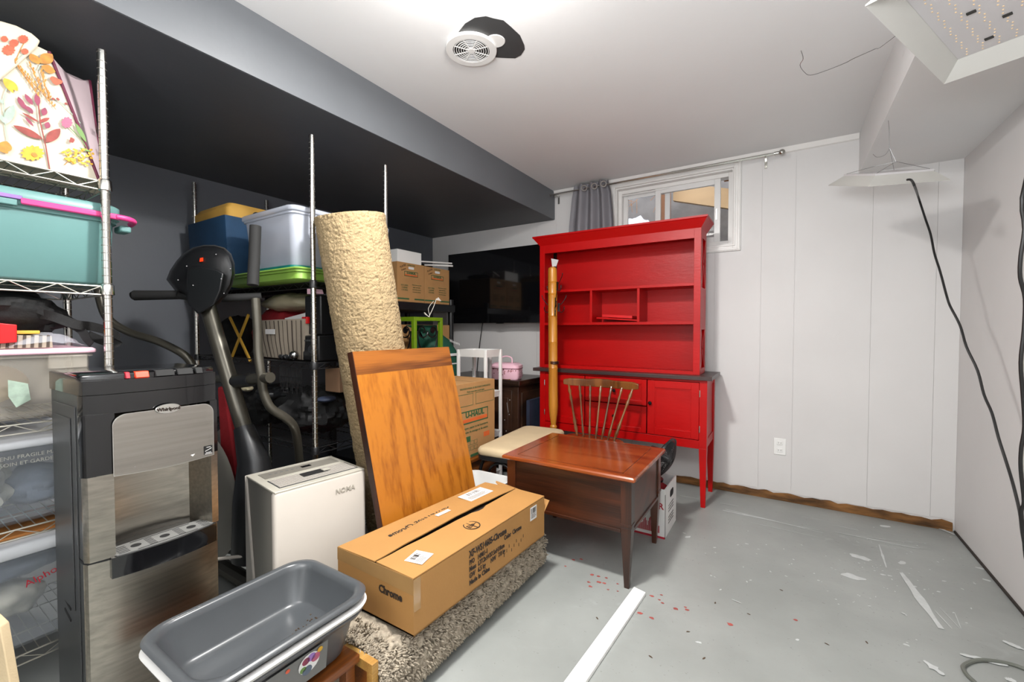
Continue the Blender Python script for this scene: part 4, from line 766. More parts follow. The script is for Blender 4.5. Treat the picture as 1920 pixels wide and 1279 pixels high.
# stainless door panel, rounded upper corners, curved lower edge
def pan(y0,y1,z0,z1,r,bul,n=10):
    o=[]; 
    for k in range(13): f=k/12; yy=y0+(y1-y0)*f; o.append((yy,z0+.0*f-.006*math.sin(PI*f)))
    for k in range(n+1): a=PI/2*k/n; o.append((y1-r+r*math.cos(a),z1-r+r*math.sin(a)))
    for k in range(n+1): a=PI/2+PI/2*k/n; o.append((y0+r+r*math.cos(a),z1-r+r*math.sin(a)))
    return [Vector((.019+.0*yy+bul*(1-(yy/hw)**2),yy,zz)) for yy,zz in o]
g=G(); P_=pan(-.108,.140,.792,.960,.03,.006); g.prism(P_,(.003,0,0)); 
lp('stainless_panel','steel_v',g,smooth=30)
g=G(); Pr=pan(-.110,.142,.790,.962,.031,.004); g.prism(Pr,(.003,0,0)); lp('panel_rim','chrome',g,smooth=30)
bd=lp('badge','chrome',G().lathe([(.001,0),(1,0),(1.04,.002),(.98,.004),(.001,.0045)],n=28).xf(Matrix.Translation((.0275,.018,.962))@Matrix.Rotation(PI/2,4,'Y')@Matrix.Diagonal((.0145,.031,1,1))),smooth=40)
text('Whirlpool',.0138,(.0325,.018,.9605),(0,1,0),(0,0,1),'ink',t,bold=.0003)
st_=lp('energy_sticker','black_matte',G().box(.0265,.112,.797,.0275,.135,.824),smooth=0)
g=G(); 
for a,b in (((.0279,.114,.808),(.0279,.133,.816)),((.0279,.116,.803),(.0279,.131,.803)),((.0279,.118,.820),(.0279,.130,.820)),((.0279,.113,.799),(.0279,.134,.799))): g.bar(a,b,.0006,.0012)
lp('sticker_print','paper',g,smooth=0)
for y_ in (-.058,.012,.08): lp('drop_mark','paper',G().prism([(.0262,y_-.006,.806),(.0262,y_+.006,.807),(.0262,y_,.800)],(.0006,0,0)),smooth=0)
# alcove
lp('side_column','steel',G().loft([[Vector((-.03,-hw+.004,z)),Vector((-.012,-hw+.002,z)),Vector((.002,-hw+.010,z)),Vector((.012,-hw+.062,z)),Vector((-.012,-hw+.068,z)),Vector((-.09,-hw+.085,z)),Vector((-.09,-hw+.02,z))] for z in (.56,.7955)]),smooth=40)
lp('side_column','steel',G().loft([[Vector((-.03,hw-.004,z)),Vector((-.09,hw-.02,z)),Vector((-.09,hw-.06,z)),Vector((-.012,hw-.034,z)),Vector((.012,hw-.030,z)),Vector((.004,hw-.008,z)),Vector((-.012,hw-.002,z))] for z in (.56,.7955)]),smooth=40)
lp('alcove_back','steel',G().loft([[Vector((-.10+.02*(yy/.12)**2,yy,z)) for yy in (-.09,-.06,-.03,0,.03,.06,.115)]+[Vector((-.12,.115,z)),Vector((-.12,-.09,z))] for z in (.56,.97)]),smooth=60)
for y_ in (-.055,.015,.08): lp('tap_nozzle','black_plastic',G().cyl((-.035,y_,.86),(-.035,y_,.80),.011,12).box(-.09,y_-.01,.86,-.025,y_+.01,.88))
# lower door and body
lp('lower_door','steel',G().loft([prof(z,-.02,hw-.002,.016,0) for z in (.03,.50,.553)]),smooth=50)
lp('door_ledge','black_plastic',solid(.553,.560,-.12,hw-.002,.008))
lp('body','dark_grey',G().box(-.30,-hw+.004,.02,-.028,hw-.004,.552).box(-.30,-hw+.004,.552,-.115,hw-.004,1.019).box(-.115,-hw+.004,.552,-.03,-hw+.02,1.019).box(-.115,hw-.02,.552,-.03,hw-.004,1.019),bevel=0)
g=G(); frame(g,0,0,1,1,.1,0,1) if 0 else None
for s_ in (-1,1):
    y_=s_*(hw-.004); so=lp('side_panel','dark_grey',G().box(-.27,y_,.06,-.06,y_+s_*.003,.985),bevel=.0012)
    g=G()
    for k in range(11): g.bar((-.20,y_+s_*.0035,.70-.033*k),(-.14,y_+s_*.0035,.685-.033*k),.003,.007)
    lp('vent_slot','black_matte',g,so,smooth=0)
    lp('embossed_panel','dark_grey',G().box(-.245,y_+s_*.003,.40,-.095,y_+s_*.006,.95),so,bevel=.0025)
lp('foot_base','black_plastic',solid(.0,.03,-.29,hw-.004,.01))
# drip tray
tz=.562
tr=lp('drip_tray','black_gloss',G().loft([[Vector((-.055,-.112,z)),Vector((.004,-.118,z))]+[Vector((.022+.020*(1-((y_-.01)/.135)**2),y_,z)) for y_ in (-.118,-.08,-.04,0,.04,.08,.12,.145)]+[Vector((.004,.147,z)),Vector((-.055,.138,z))] for z in (tz-.058,tz)]),smooth=40)
g=G().loft([[Vector((-.048,-.104,z)),Vector((.008,-.110,z))]+[Vector((.014+.020*(1-((y_-.01)/.135)**2),y_,z)) for y_ in (-.105,-.08,-.04,0,.04,.08,.12,.138)]+[Vector((.008,.140,z)),Vector((-.048,.130,z))] for z in (tz,tz+.003)]); gr=lp('drip_grille','mdgrey',g,tr,smooth=40)
for y_ in (-.055,.015,.085):
    lp('cup_hole','black_matte',G().lathe([(.001,0),(.0125,0),(.0125,.0006),(.001,.0006)],(-.008,y_,tz+.003),20),gr)
g=G()
for (ya,yb,xs) in ((-.10,-.075,(-.03,-.018,-.006,.006,.016)),(-.030,-.012,(-.03,-.02,-.01,.0,.01,.02)),(.042,.06,(-.03,-.02,-.01,.0,.01,.02)),(.108,.13,(-.03,-.018,-.006,.006,.016))):
    for x_ in xs: g.box(x_-.0015,ya,tz+.003,x_+.0015,yb,tz+.0036)
for x_ in (-.04,.026): g.box(x_-.0015,-.06,tz+.003,x_+.0015,.09,tz+.0036)
lp('drain_slot','black_matte',g,gr,smooth=0)
# ================================================================== ELLIPTICAL
t=thing('elliptical_trainer','dark bronze elliptical trainer with black console behind the dehumidifier','exercise machine',(-2.2,1.0,0))
def wp(n,m,g,par=None,**k): return mk(n,g,m,par or t,world=True,**k)
top=Vector((-2.40,.97,1.44)); bot=Vector((-1.99,1.0,.62))
wp('upright_post','dark_metal',G().tube([top,bot],.034,16))
wp('post_shroud','black_plastic',G().tube([bot.lerp(top,.17),bot.lerp(top,.0),Vector((-1.97,1.0,.45)),Vector((-1.97,1.0,.2))],[.040,.062,.09,.10],18))
wp('red_cover','red_cloth',G().hexa([(-2.22,.98,.2),(-2.02,.98,.2),(-2.02,1.03,.2),(-2.22,1.03,.2)],[(-2.27,.98,.93),(-2.20,.98,.93),(-2.20,1.03,.93),(-2.27,1.03,.93)]),bevel=.01)
for y_ in (.93,1.05):
    o=wp('flywheel_cover','grey_shell',G().lathe([(.02,0),(.27,0),(.30,.008),(.27,.02),(.02,.02)],(-2.30,y_,.42),40,(0,1,0)))
wp('base_rail','dark_metal',G().tube([(-3.0,1.0,.05),(-1.98,1.0,.05)],.035,10)); 
for x_ in (-3.0,-2.0): wp('floor_foot','black_plastic',G().cyl((x_,.78,.035),(x_,1.2,.035),.035,12))
bar_a,bar_b=ad(378,712,2.13),ad(503,708,1.86); wp('pivot_axle','dark_metal',G().cyl(bar_a,bar_b,.019,14)); wp('axle_sleeve','black_plastic',G().cyl(ad(428,718,2.02),ad(472,712,1.92),.030,16)); wp('axle_cap','dark_metal',G().cyl(ad(470,711,1.92),ad(507,708,1.85),.023,16))
def arm(path,n0):
    pts=[ad(px,py,d) for px,py,d in path]; o=wp('moving_arm','dark_metal',G().tube(smoothpts(pts,5),.0185,12)); return o
arm([(479,560,1.90),(483,620,1.89),(484,660,1.88),(489,700,1.87),(494,735,1.87),(508,765,1.88),(535,783,1.92),(551,800,1.96),(558,830,2.02),(562,880,2.08),(565,960,2.13)],0)
wp('grip','rubber',G().tube(smoothpts([ad(479,424,1.94),ad(477,480,1.93),ad(474,535,1.91)]),.0235,14))
arm([(178,430,2.05),(183,520,2.06),(188,560,2.06),(203,598,2.07),(240,622,2.09),(290,638,2.10),(328,655,2.11),(352,672,2.12),(368,700,2.13),(378,720,2.13),(392,800,2.14),(410,900,2.14)],0)
wp('pedal_arm','dark_metal',G().tube([ad(565,955,2.13),ad(440,1010,2.3)],.02,8))
wp('pedal_link','dark_metal',G().tube(smoothpts([ad(418,880,2.08),ad(435,915,2.1),ad(455,960,2.15)]),.022,10)); wp('bolt','dark_metal',G().cyl(ad(489,845,2.02),ad(494,845,1.97),.011,10))
fd=Vector((fw.x,fw.y,0)).normalized()
hb=wp('handlebar','rubber',G().tube([ad(247,555,2.02),ad(252,554,2.03),ad(335,553,2.06)],[.017,.024,.021],14)); wp('handlebar','rubber',G().tube([ad(335,555,2.06),ad(380,560,2.08),ad(450,558,2.14),ad(490,556,2.18)],[.015,.016,.020,.018],12))
outl=[(314,524),(320,508),(332,490),(345,476),(362,466),(382,461),(402,461),(420,466),(432,477),(438,494),(439,514),(434,535),(424,552),(412,566),(396,578),(376,582),(358,574),(344,558),(328,542)]
cen=Vector((380,515))
def con(s,d): return [ad(cen.x+(px-cen.x)*s,cen.y+(py-cen.y)*s,d) for px,py in outl]
wp('console_shell','black_plastic',G().loft([con(.90,2.20),con(1.0,2.14),con(1.0,2.08),con(.93,2.055),con(.80,2.045)]),smooth=50)
wp('console_bezel','dark_grey',G().loft([[ad(cen.x+(px-cen.x)*s,cen.y+(py-cen.y)*s,d) for px,py in outl] for s,d in ((.99,2.12),(1.03,2.11),(1.03,2.09),(.97,2.07))],False,False),smooth=60)
wp('console_bracket','black_plastic',G().loft([[ad(px,py,d) for px,py in ((352,502),(375,500),(405,504),(420,512),(414,545),(402,572),(372,590),(352,570),(350,530))] for d in (2.05,1.99)]),bevel=.008)
wp('battery_tab','orange_btn',G().hexa([ad(374,491,2.043),ad(381,490,2.043),ad(381,483,2.043),ad(375,484,2.043)],[ad(374,491,2.039),ad(381,490,2.039),ad(381,483,2.039),ad(375,484,2.039)]),smooth=0)
for px,py in ((334,525),(350,499),(405,477),(432,504),(415,523),(362,535),(420,550)): wp('screw','silver',G().cyl(ad(px,py,2.05),ad(px,py,2.035 if px not in (415,362) else 1.985),.0028,6))
# ================================================================== WIRE RACKS
def rack(label_,x0,y0,x1,y1,h,shelves,longax,mw):
    t=thing('wire_shelving_unit',label_,'shelving',((x0+x1)/2,(y0+y1)/2,0))
    ps=[(x0,y0),(x1,y0),(x1,y1),(x0,y1)]
    for (px_,py_) in ps:
        p=wpx('post','chrome',G().cyl((px_,py_,.02),(px_,py_,h-.008),.0127,16).lathe([(.0132,h-.01),(.0132,h-.001),(.008,h)],(px_,py_,0),14).lathe([(.018,0),(.018,.012),(.01,.022)],(px_,py_,0),12),t)
        g=G(); z=.06
        while z<h-.03: g.lathe([(.0125,-.0012),(.0133,-.0012),(.0133,.0012),(.0125,.0012)],(px_,py_,z),12); z+=.0254
        stuff(wpx('post_groove','groove',g,p))
        for zs in shelves: wpx('shelf_collar',mw if mw!='shelf_wire' else 'chrome',G().lathe([(.0150,-.030),(.019,-.028),(.0175,.004),(.0145,.008)],(px_,py_,zs),16),p)
    for zs in shelves:
        g=G(); T=.0028; b=zs-.028; o=.004
        for (a,c) in ((0,1),(1,2),(2,3),(3,0)):
            A=Vector((*ps[a],0));B=Vector((*ps[c],0)); d=(B-A).normalized(); L=(B-A).length; A2=A+d*.016; L2=L-.032
            g.tube([A2+Vector((0,0,zs)),A2+d*L2+Vector((0,0,zs))],T,6); g.tube([A2+Vector((0,0,b)),A2+d*L2+Vector((0,0,b))],T,6)
            n=max(2,int(L2/.05)); pts=[A2+d*(L2*k/(n))+Vector((0,0,zs if k%2 else b)) for k in range(n+1)]; g.tube(pts,.0019,5)
        if longax=='y':
            n=int((y1-y0)/.0254)
            for k in range(1,n): y=y0+(y1-y0)*k/n; g.wire((x0,y,zs+.002),(x1,y,zs+.002),.0015)
            for k in (1,2): x=x0+(x1-x0)*k/3; g.wire((x,y0,zs-.003),(x,y1,zs-.003),.0025)
        else:
            n=int((x1-x0)/.0254)
            for k in range(1,n): x=x0+(x1-x0)*k/n; g.wire((x,y0,zs+.002),(x,y1,zs+.002),.0015)
            for k in (1,2): y=y0+(y1-y0)*k/3; g.wire((x0,y,zs-.003),(x1,y,zs-.003),.0025)
        wpx('wire_shelf',mw,g,t,smooth=40)
    return t
def wpx(n,m,g,par,**k): return mk(n,g,m,par,world=True,**k)
rack('near chrome wire shelving unit at left edge holding teal bin and floral bags',-2.40,-.70,-1.94,.51,2.13,[1.695,1.345,.915,.600,.215],'y','shelf_wire')
rack('far chrome wire shelving unit behind exercise machine and carpet roll',-3.17,1.26,-1.93,1.71,2.13,[1.43,1.035,.62,.16],'x','black_wire')
def panelq(A,B,C,D,th,m,par,name,**k):
    n_=(B-A).cross(D-A).normalized()*th; return wpx(name,m,G().hexa([A,B,C,D],[p-n_ for p in (A,B,C,D)]),par,smooth=0,**k)
# ---- floral bags on near rack
t=thing('floral_tote_bag','cream tote bag printed with autumn flowers and leaves on top wire shelf','bag',(-2.08,.28,1.70))
FX=-1.975
def fp(px,py,e=0): p=ax(px,py,FX); p.x+=e; return p
bb=fp(186,318); bb.z=1.703
c0=[Vector((FX,-.12,1.703)),Vector((FX,bb.y,1.703)),Vector((FX,fp(92,97).y,min(2.10,fp(92,97).z))),Vector((FX,-.10,2.15))]
g=G(); nx,nz=14,12; grid=[]
for k in range(nz+1):
    f=k/nz; row=[]
    for j in range(nx+1):
        s=j/nx; lo=c0[0].lerp(c0[1],s); hi=c0[3].lerp(c0[2],s); p=lo.lerp(hi,f); p.x+=.004*noise.noise(p*9); row.append(p)
    grid.append(row)
g.loft([r+[p-Vector((.004,0,0)) for p in reversed(r)] for r in grid]); wpx('front_panel','bag_cream',g,t,smooth=60)
gp=[Vector((FX-.004,c0[1].y,1.703)),Vector((-2.16,.565,1.703)),Vector((-2.20,.542,2.125)),Vector((FX-.004,c0[2].y,c0[2].z))]
g=G(); rows=[]
for k in range(11):
    f=k/10; rows.append([ (gp[0].lerp(gp[1],s/8)).lerp(gp[3].lerp(gp[2],s/8),f)+Vector((0,.02*math.sin(PI*s/8)*math.sin(PI*f),-.03*math.sin(PI*s/8)*f)) for s in range(9)])
g.loft([r+[p-Vector((0,.004,0)) for p in reversed(r)] for r in rows]); wpx('side_gusset','bag_pink',g,t,smooth=60)
g=G().tube([c0[1],c0[1].lerp(c0[2],.5)+Vector((.004,0,0)),c0[2]],.0045,8).tube([gp[1],gp[1].lerp(gp[2],.5),gp[2]],.006,8); wpx('seam_piping','maroon',g,t)
wpx('back_panel','bag_cream',G().hexa([(-2.165,-.12,1.703),(-2.165,.56,1.703),(-2.205,.54,2.12),(-2.205,-.1,2.10)],[(-2.169,-.12,1.703),(-2.169,.56,1.703),(-2.209,.54,2.12),(-2.209,-.1,2.10)]),t)
mid=lambda f,s:(gp[0].lerp(gp[1],s)).lerp(gp[3].lerp(gp[2],s),f)
u_=(gp[1]-gp[0]).normalized(); v_=(gp[3]-gp[0]).normalized()
for s_,f,z_ in (("LERS'",.50,.034),('ENSE',.32,.030),('alls',.15,.05)):
    text(s_,z_,mid(f,.5)+Vector((.006,.022*math.sin(PI*f)+.003,0)),gp[1]-gp[0],(0,0,1),'ink' if s_!='alls' else 'black_matte',t,world=True)
# white folded flap bag
t2=thing('floral_tote_bag','white tote bag with coral flowers folded over at top left corner','bag',(-2.02,.12,1.95))
pp=[(-40,60),(0,38),(30,47),(60,62),(76,76),(70,88),(30,125),(0,150),(-40,170)]
P0=[ax(px,py,FX+.012) for px,py in pp]; P0=[Vector((p.x,p.y,min(p.z,2.175))) for p in P0]; g=G().prism(P0,(-.03,0,0)); wpx('folded_flap','bag_cream',g,t2,bevel=.004)
# printed botanicals: flat shapes on the cloth
def leafp(c,d,L,Wd,n=9):
    a=[];b=[]; d=Vector(d).normalized(); s=Vector((0,-d.z,d.y))
    for k in range(n+1): f=k/n; w=Wd*math.sin(PI*f)**.8; a.append(c+d*(L*f)+s*w/2); b.append(c+d*(L*f)-s*w/2)
    return a+b[::-1][1:-1]
groups={}
cnt=[0]
def pr(m,pts):
    cnt[0]+=1; pts=[p+Vector((.00007*(cnt[0]%60),0,0)) for p in pts]; groups.setdefault(m,G()).prism(pts,(.0005,0,0))
def fq(px,py,e=.0052): p=ax(px,py,FX); p.x+=e; return p
def stem(m,pts,w=.0012,e=.0052): groups.setdefault(m,G()).tube([fq(*p,e) for p in pts],w,4)
def leaf(m,p0,p1,wd,e=.0056): a=fq(*p0,e);b=fq(*p1,e); pr(m,leafp(a,b-a,(b-a).length,wd))
stem('leaf_red',[(93,323),(85,275),(75,232),(72,205),(70,180)],.0018)
leaf('leaf_red',(80,262),(24,236),.022); leaf('leaf_red',(85,268),(112,242),.022); leaf('leaf_red',(72,230),(40,212),.008); leaf('leaf_red',(73,230),(92,222),.009); leaf('leaf_plum',(62,238),(46,220),.008)
for a,b in (((45,205),(33,182)),((60,198),(46,177)),((70,200),(68,176)),((52,208),(35,192)),((80,218),(84,203)),((86,242),(90,230)),((60,215),(50,200))): leaf('leaf_plum',a,b,.013)
for k in range(12):
    a=2*PI*k/12; leaf('petal_y',(60,288),(60+23*math.cos(a),288+15*math.sin(a)),.013)
pr('leaf_gold',leafp(fq(57,290,.0066),Vector((0,1,0)),.014,.014))
for a,b in (((72,122),(56,102)),((75,120),(97,103)),((76,126),(103,136)),((6,286),(12,266)),((-2,284),(10,278))): leaf('leaf_gold',a,b,.026)
stem('leaf_sage',[(75,122),(70,132)]); stem('leaf_sage',[(13,268),(8,230),(5,190),(12,165)],.0014); leaf('leaf_sage',(8,235),(25,198),.018); leaf('leaf_sage',(6,232),(0,215),.01); leaf('leaf_sage',(5,196),(-5,185),.009); leaf('petal_y',(6,148),(32,172),.024); leaf('petal_y',(5,150),(24,176),.014)
for (x_,y_) in ((100,150),(108,154)): leaf('petal_o',(x_-8,y_),(x_+8,y_),.016)
leaf('petal_o',(94,150),(112,158),.022)
for k in range(10): a=2*PI*k/10; leaf('petal_p',(124,231),(124+11*math.cos(a),231+11*math.sin(a)),.010)
stem('leaf_green',[(128,238),(140,250),(152,262),(165,285)]); leaf('leaf_green',(140,232),(160,268),.013); leaf('leaf_green',(146,278),(170,286),.007)
for k in range(9): leaf('leaf_red',(133+R.uniform(-4,4),265+R.uniform(-4,4)),(133+R.uniform(-5,5),262+R.uniform(-5,5)),.006)
for (p,q_) in (((33,128),(75,186)),((55,122),(82,180)),((75,135),(92,190)),((38,130),(104,206))):
    stem('leaf_gold',[p,q_],.0007)
    for k in range(16):
        f=k/16; c=(p[0]+(q_[0]-p[0])*f,p[1]+(q_[1]-p[1])*f); leaf('leaf_gold',c,(c[0]+R.uniform(-5,5),c[1]-6),.004)
for k in range(70):
    x_,y_=R.uniform(112,172),R.uniform(283,318)
    if y_>283+ (x_-112)*.0 and y_<300+(x_-112)*.35: leaf('petal_y',(x_,y_),(x_+R.uniform(-4,4),y_-4),.008)
stem('leaf_gold',[(120,310),(135,295),(148,286)]); stem('leaf_sage',[(100,185),(116,195),(135,215),(150,232)]); 
for a,b in (((100,189),(98,184)),((108,190),(107,184)),((124,198),(122,193))): leaf('leaf_red',a,b,.008)
for m,gg in groups.items(): stuff(wpx('printed_flower' if 'petal' in m else 'printed_leaf',m,gg,t,smooth=0))
groups={}
for cx_,cy_,r_ in ((14,97,13),(24,84,9),(41,77,10),(44,100,7),(6,77,7)):
    for k in range(11): a=2*PI*k/11; leaf('petal_o',(cx_,cy_),(cx_+r_*math.cos(a),cy_+r_*.8*math.sin(a)),.008,.0135)
stem('leaf_gold',[(44,82),(38,92),(30,110),(27,122)],.001,.0135); stem('leaf_sage',[(45,100),(35,110),(28,120)],.001,.0135); leaf('leaf_gold',(27,122),(30,110),.006,.0135)
for m,gg in groups.items(): stuff(wpx('printed_flower' if 'petal' in m else 'printed_leaf',m,gg,t2,smooth=0))
# items seen between shelves
solo('folded_yellow_cloth',G().blob((-2.2,.36,1.66),(.03,.035,.035),.1,9,2),'yellow','small yellow thing between top shelf and teal bin lid','cloth') if 0 else None
# ---- storage bins
def bin_(name,label_,x0,y0,x1,y1,z0,z1,m,ml,cat='storage bin',grp=None,tap=.02,lidh=.02,lid=True,rr=.03):
    t=thing(name,label_,cat,((x0+x1)/2,(y0+y1)/2,z0),0,grp); th=.003
    zb=z1-lidh if lid else z1
    wpx('bin_body',m,G().loft([rrect(x0+tap+.01,y0+tap+.01,x1-tap-.01,y1-tap-.01,rr,z0),rrect(x0+tap,y0+tap,x1-tap,y1-tap,rr,z0+.01),rrect(x0+.012,y0+.012,x1-.012,y1-.012,rr,zb-.012),rrect(x0+.004,y0+.004,x1-.004,y1-.004,rr,zb-.01),rrect(x0+.004,y0+.004,x1-.004,y1-.004,rr,zb),rrect(x0+.012,y0+.012,x1-.012,y1-.012,rr,zb),rrect(x0+.016,y0+.016,x1-.016,y1-.016,rr,zb-.02),rrect(x0+tap+.004,y0+tap+.004,x1-tap-.004,y1-tap-.004,rr,z0+.012)],True,True),m,t,smooth=50) if 0 else mk('bin_body',G().loft([rrect(x0+tap+.01,y0+tap+.01,x1-tap-.01,y1-tap-.01,rr,z0),rrect(x0+tap,y0+tap,x1-tap,y1-tap,rr,z0+.01),rrect(x0+.012,y0+.012,x1-.012,y1-.012,rr,zb-.012),rrect(x0+.004,y0+.004,x1-.004,y1-.004,rr,zb-.01),rrect(x0+.004,y0+.004,x1-.004,y1-.004,rr,zb),rrect(x0+.012,y0+.012,x1-.012,y1-.012,rr,zb),rrect(x0+.016,y0+.016,x1-.016,y1-.016,rr,zb-.02),rrect(x0+tap+.004,y0+tap+.004,x1-tap-.004,y1-tap-.004,rr,z0+.012)],True,True),m,t,world=True,smooth=50)
    if lid: mk('lid',G().loft([rrect(x0,y0,x1,y1,rr,zb+.0005),rrect(x0-.003,y0-.003,x1+.003,y1+.003,rr,zb+.004),rrect(x0-.003,y0-.003,x1+.003,y1+.003,rr,z1-.006),rrect(x0+.004,y0+.004,x1-.004,y1-.004,rr,z1)],True,True),ml,t,world=True,smooth=50)
    return t
tb=bin_('teal_tote','large teal lidded tote with pink handle on upper wire shelf','-' and -2.42,-.12,-1.965,.562,1.352,1.628,'teal','teal',tap=.022,lidh=.05,rr=.05)
g=G().hexa([(-1.962,.325,1.578),(-1.962,.555,1.578),(-1.962,.555,1.60),(-1.962,.325,1.60)],[(-1.951,.32,1.580),(-1.951,.55,1.580),(-1.951,.55,1.597),(-1.951,.32,1.597)])
g.tube(smoothpts([(-1.957,.54,1.589),(-1.96,.575,1.588),(-1.985,.598,1.586),(-2.04,.605,1.584)]),.010,8); mk('clamp_handle',g,'pink',tb,world=True,bevel=.003)
g=G().box(-1.962,-.1,1.592,-1.953,.325,1.604); mk('handle_trim',g,'purple',tb,world=True,bevel=.002)
mk('lid_lip',G().box(-1.962,-.1,1.572,-1.955,.315,1.591),'teal',tb,world=True,bevel=.003); mk('end_hook',G().box(-2.05,.56,1.545,-1.985,.592,1.568),'teal',tb,world=True,bevel=.006)
b3=bin_('clear_storage_bin','clear storage bin with pale pink lid below the black straps','-' and -2.38,-.1,-1.955,.485,.920,1.140,'clear_warm','pale_pink',tap=.018,lidh=.018)
solo('folded_linens',G().blob((-2.17,.15,1.02),(.17,.2,.085),.12,7,5,flat=.937),'cream_fab','cream linens inside the pink lidded clear bin','linens')
mk('bin_latch',G().box(-1.968,.37,1.075,-1.952,.46,1.118),'clear_warm',b3,world=True,bevel=.004)
solo('green_leaf_print',G().prism([(-1.9555,.285,1.05),(-1.9555,.325,1.035),(-1.9555,.33,.985),(-1.9555,.30,.965),(-1.9555,.285,1.0)],(.001,0,0)),'leaf_sage','grey green leaf pattern seen in the pink lidded bin','decoration')
b4=bin_('clear_storage_bin','clear storage bin with white lid holding crumpled grey bags','-' and -2.38,-.1,-1.955,.48,.606,.862,'clear_bin','clear_lid',tap=.015,lidh=.024)
solo('crumpled_bags',G().blob((-2.15,.19,.715),(.16,.15,.085),.3,9,8,64,40,flat=.622),'cloth_grey','crumpled pale grey bags inside the white lidded clear bin','bags')
solo('folded_clothes',G().blob((-2.11,.36,.69),(.11,.09,.06),.25,9,18,44,26,flat=.622),'cloth_blue','blue grey cloth beside pale bags in the white lidded clear bin','clothes')
text('CONTENU FRAGILE MANIPULER',.0155,(-1.9545,.33,.815),(0,1,0),(0,0,1),'cloth_grey',b4,world=True); text('AVEC SOIN ET GARDER AU SEC',.0155,(-1.9545,.33,.795),(0,1,0),(0,0,1),'cloth_grey',b4,world=True)
b5=bin_('clear_storage_bin','clear storage bin on lowest wire shelf holding navy cloth with red writing','-' and -2.38,-.1,-1.955,.48,.222,.548,'clear_bin','clear_lid',tap=.015,lidh=.04)
solo('folded_clothes',G().blob((-2.16,.12,.33),(.17,.19,.09),.18,8,15,44,26,flat=.238),'navy','dark navy clothing in the lowest clear bin','clothes'); solo('crumpled_bags',G().blob((-2.08,.30,.35),(.08,.07,.05),.3,9,28,44,26,flat=.238),'cloth_grey','pale bundle in front of navy clothing, lowest clear bin','bags')
solo('folded_clothes',G().blob((-2.10,.28,.45),(.10,.14,.045),.25,9,12,44,26),'cloth_blue','blue grey cloth on the navy clothing, lowest bin','clothes')
solo('orange_paper_pad',G().box(-2.25,.20,.550,-2.0,.44,.563),'orange_cl','flat orange pad on the lid of lowest clear bin','pad',bevel=.003); 
text('Alphonse',.03,(-1.9537,.36,.435),(0,1,.30),(0,-.30,1),'print_red',b5,world=True)
# ---- black straps, red box etc on pink lid
solo('black_backpack',G().blob((-2.18,.22,1.245),(.16,.24,.09),.25,9,21,52,30,flat=1.142),'black_matte','black fabric bag piled under the teal tote shelf','bag')
solo('folded_fan_paper',G().hexa([(-2.02,.22,1.30),(-2.02,.42,1.255),(-2.3,.42,1.255),(-2.3,.22,1.30)],[(-2.02,.22,1.31),(-2.02,.42,1.262),(-2.3,.42,1.262),(-2.3,.22,1.31)]),'black_matte','stiff black flap sticking out of the black bag','flap') if 0 else None
g=G()
for k in range(5):
    y_=.22+.025*k; g.prism([(-2.08-.02*k,y_,1.262-.008*k),(-2.08-.02*k,y_+.16-.012*k,1.253-.009*k),(-2.08-.02*k,y_+.04,1.285-.008*k)],(-.01,0,0))
solo('black_fabric_points',g,'black_matte','pointed black fabric layers sticking out under the tote shelf','fabric',smooth=0)
def ribbon(pts,w,th,updir=(0,0,1)):
    pts=smoothpts(pts,4); g=G(); rings=[]; upd=Vector(updir)
    for i,p in enumerate(pts):
        t_=(pts[min(i+1,len(pts)-1)]-pts[max(i-1,0)]).normalized(); s=upd-t_*upd.dot(t_); s=s.normalized()*w/2; n_=t_.cross(s).normalized()*th/2
        rings.append([p-s-n_,p+s-n_,p+s+n_,p-s+n_])
    return g.loft(rings)
solo('black_strap',ribbon([ad(px,py,d) for px,py,d in ((60,588,1.40),(95,592,1.40),(140,608,1.44),(170,612,1.49),(200,620,1.56),(222,632,1.62),(215,645,1.62),(195,640,1.60),(165,628,1.55))],.03,.003),'black_matte','wide black strap looping past the front shelf post','strap')
solo('black_strap',ribbon([ad(px,py,d) for px,py,d in ((30,600,1.36),(60,578,1.38),(110,598,1.42),(150,618,1.46),(163,636,1.47),(172,646,1.47))],.024,.003),'black_matte','narrow black strap hanging down onto the pink lid','strap')
solo('red_gift_box',G().hexa([ax(-60,649,-1.962),ax(32,642,-1.962),ax(32,642,-1.962)+Vector((-.2,0,0)),ax(-60,649,-1.962)+Vector((-.2,0,0))],[ax(-60,600,-1.962),ax(32,609,-1.962),ax(32,609,-1.962)+Vector((-.2,0,0)),ax(-60,600,-1.962)+Vector((-.2,0,0))]),'red_box','bright red box on the pink bin lid at left edge','box',bevel=.002)
g=G(); 
solo('striped_packet',G().hexa([(-1.975,.262,1.142),(-1.975,.385,1.142),(-2.1,.385,1.142),(-2.1,.262,1.142)],[(-1.985,.262,1.185),(-1.985,.385,1.18),(-2.1,.385,1.18),(-2.1,.262,1.185)]),'stripe_fab','striped packet beside the red box on pink lid','packet',bevel=.002)
sp=bpy.data.objects['striped_packet']
g=G()
for k in range(7): y_=.268+.017*k; g.hexa([(-1.974,y_,1.144),(-1.974,y_+.007,1.144),(-1.9745,y_+.007,1.144),(-1.9745,y_,1.144)],[(-1.984,y_+.004,1.183),(-1.984,y_+.011,1.182),(-1.9845,y_+.011,1.182),(-1.9845,y_+.004,1.183)])
wpx('stripe','stripe_dark',g,sp,smooth=0)
solo('foam_chip',G().box(-2.03,.30,1.186,-1.99,.36,1.197),'yellow','small tan block lying over the striped packet','block',bevel=.002)
g=G(); rows=[]
for k in range(13):
    f=k/12; y_=.29+.17*f; rows.append([Vector((-1.957-.13*s/7,y_,1.146+.045*math.sin(PI*min(1,s/7+.1))*math.sin(PI*f)**.7+.008*noise.noise(Vector((f*7,s*.7,3))))) for s in range(8)])
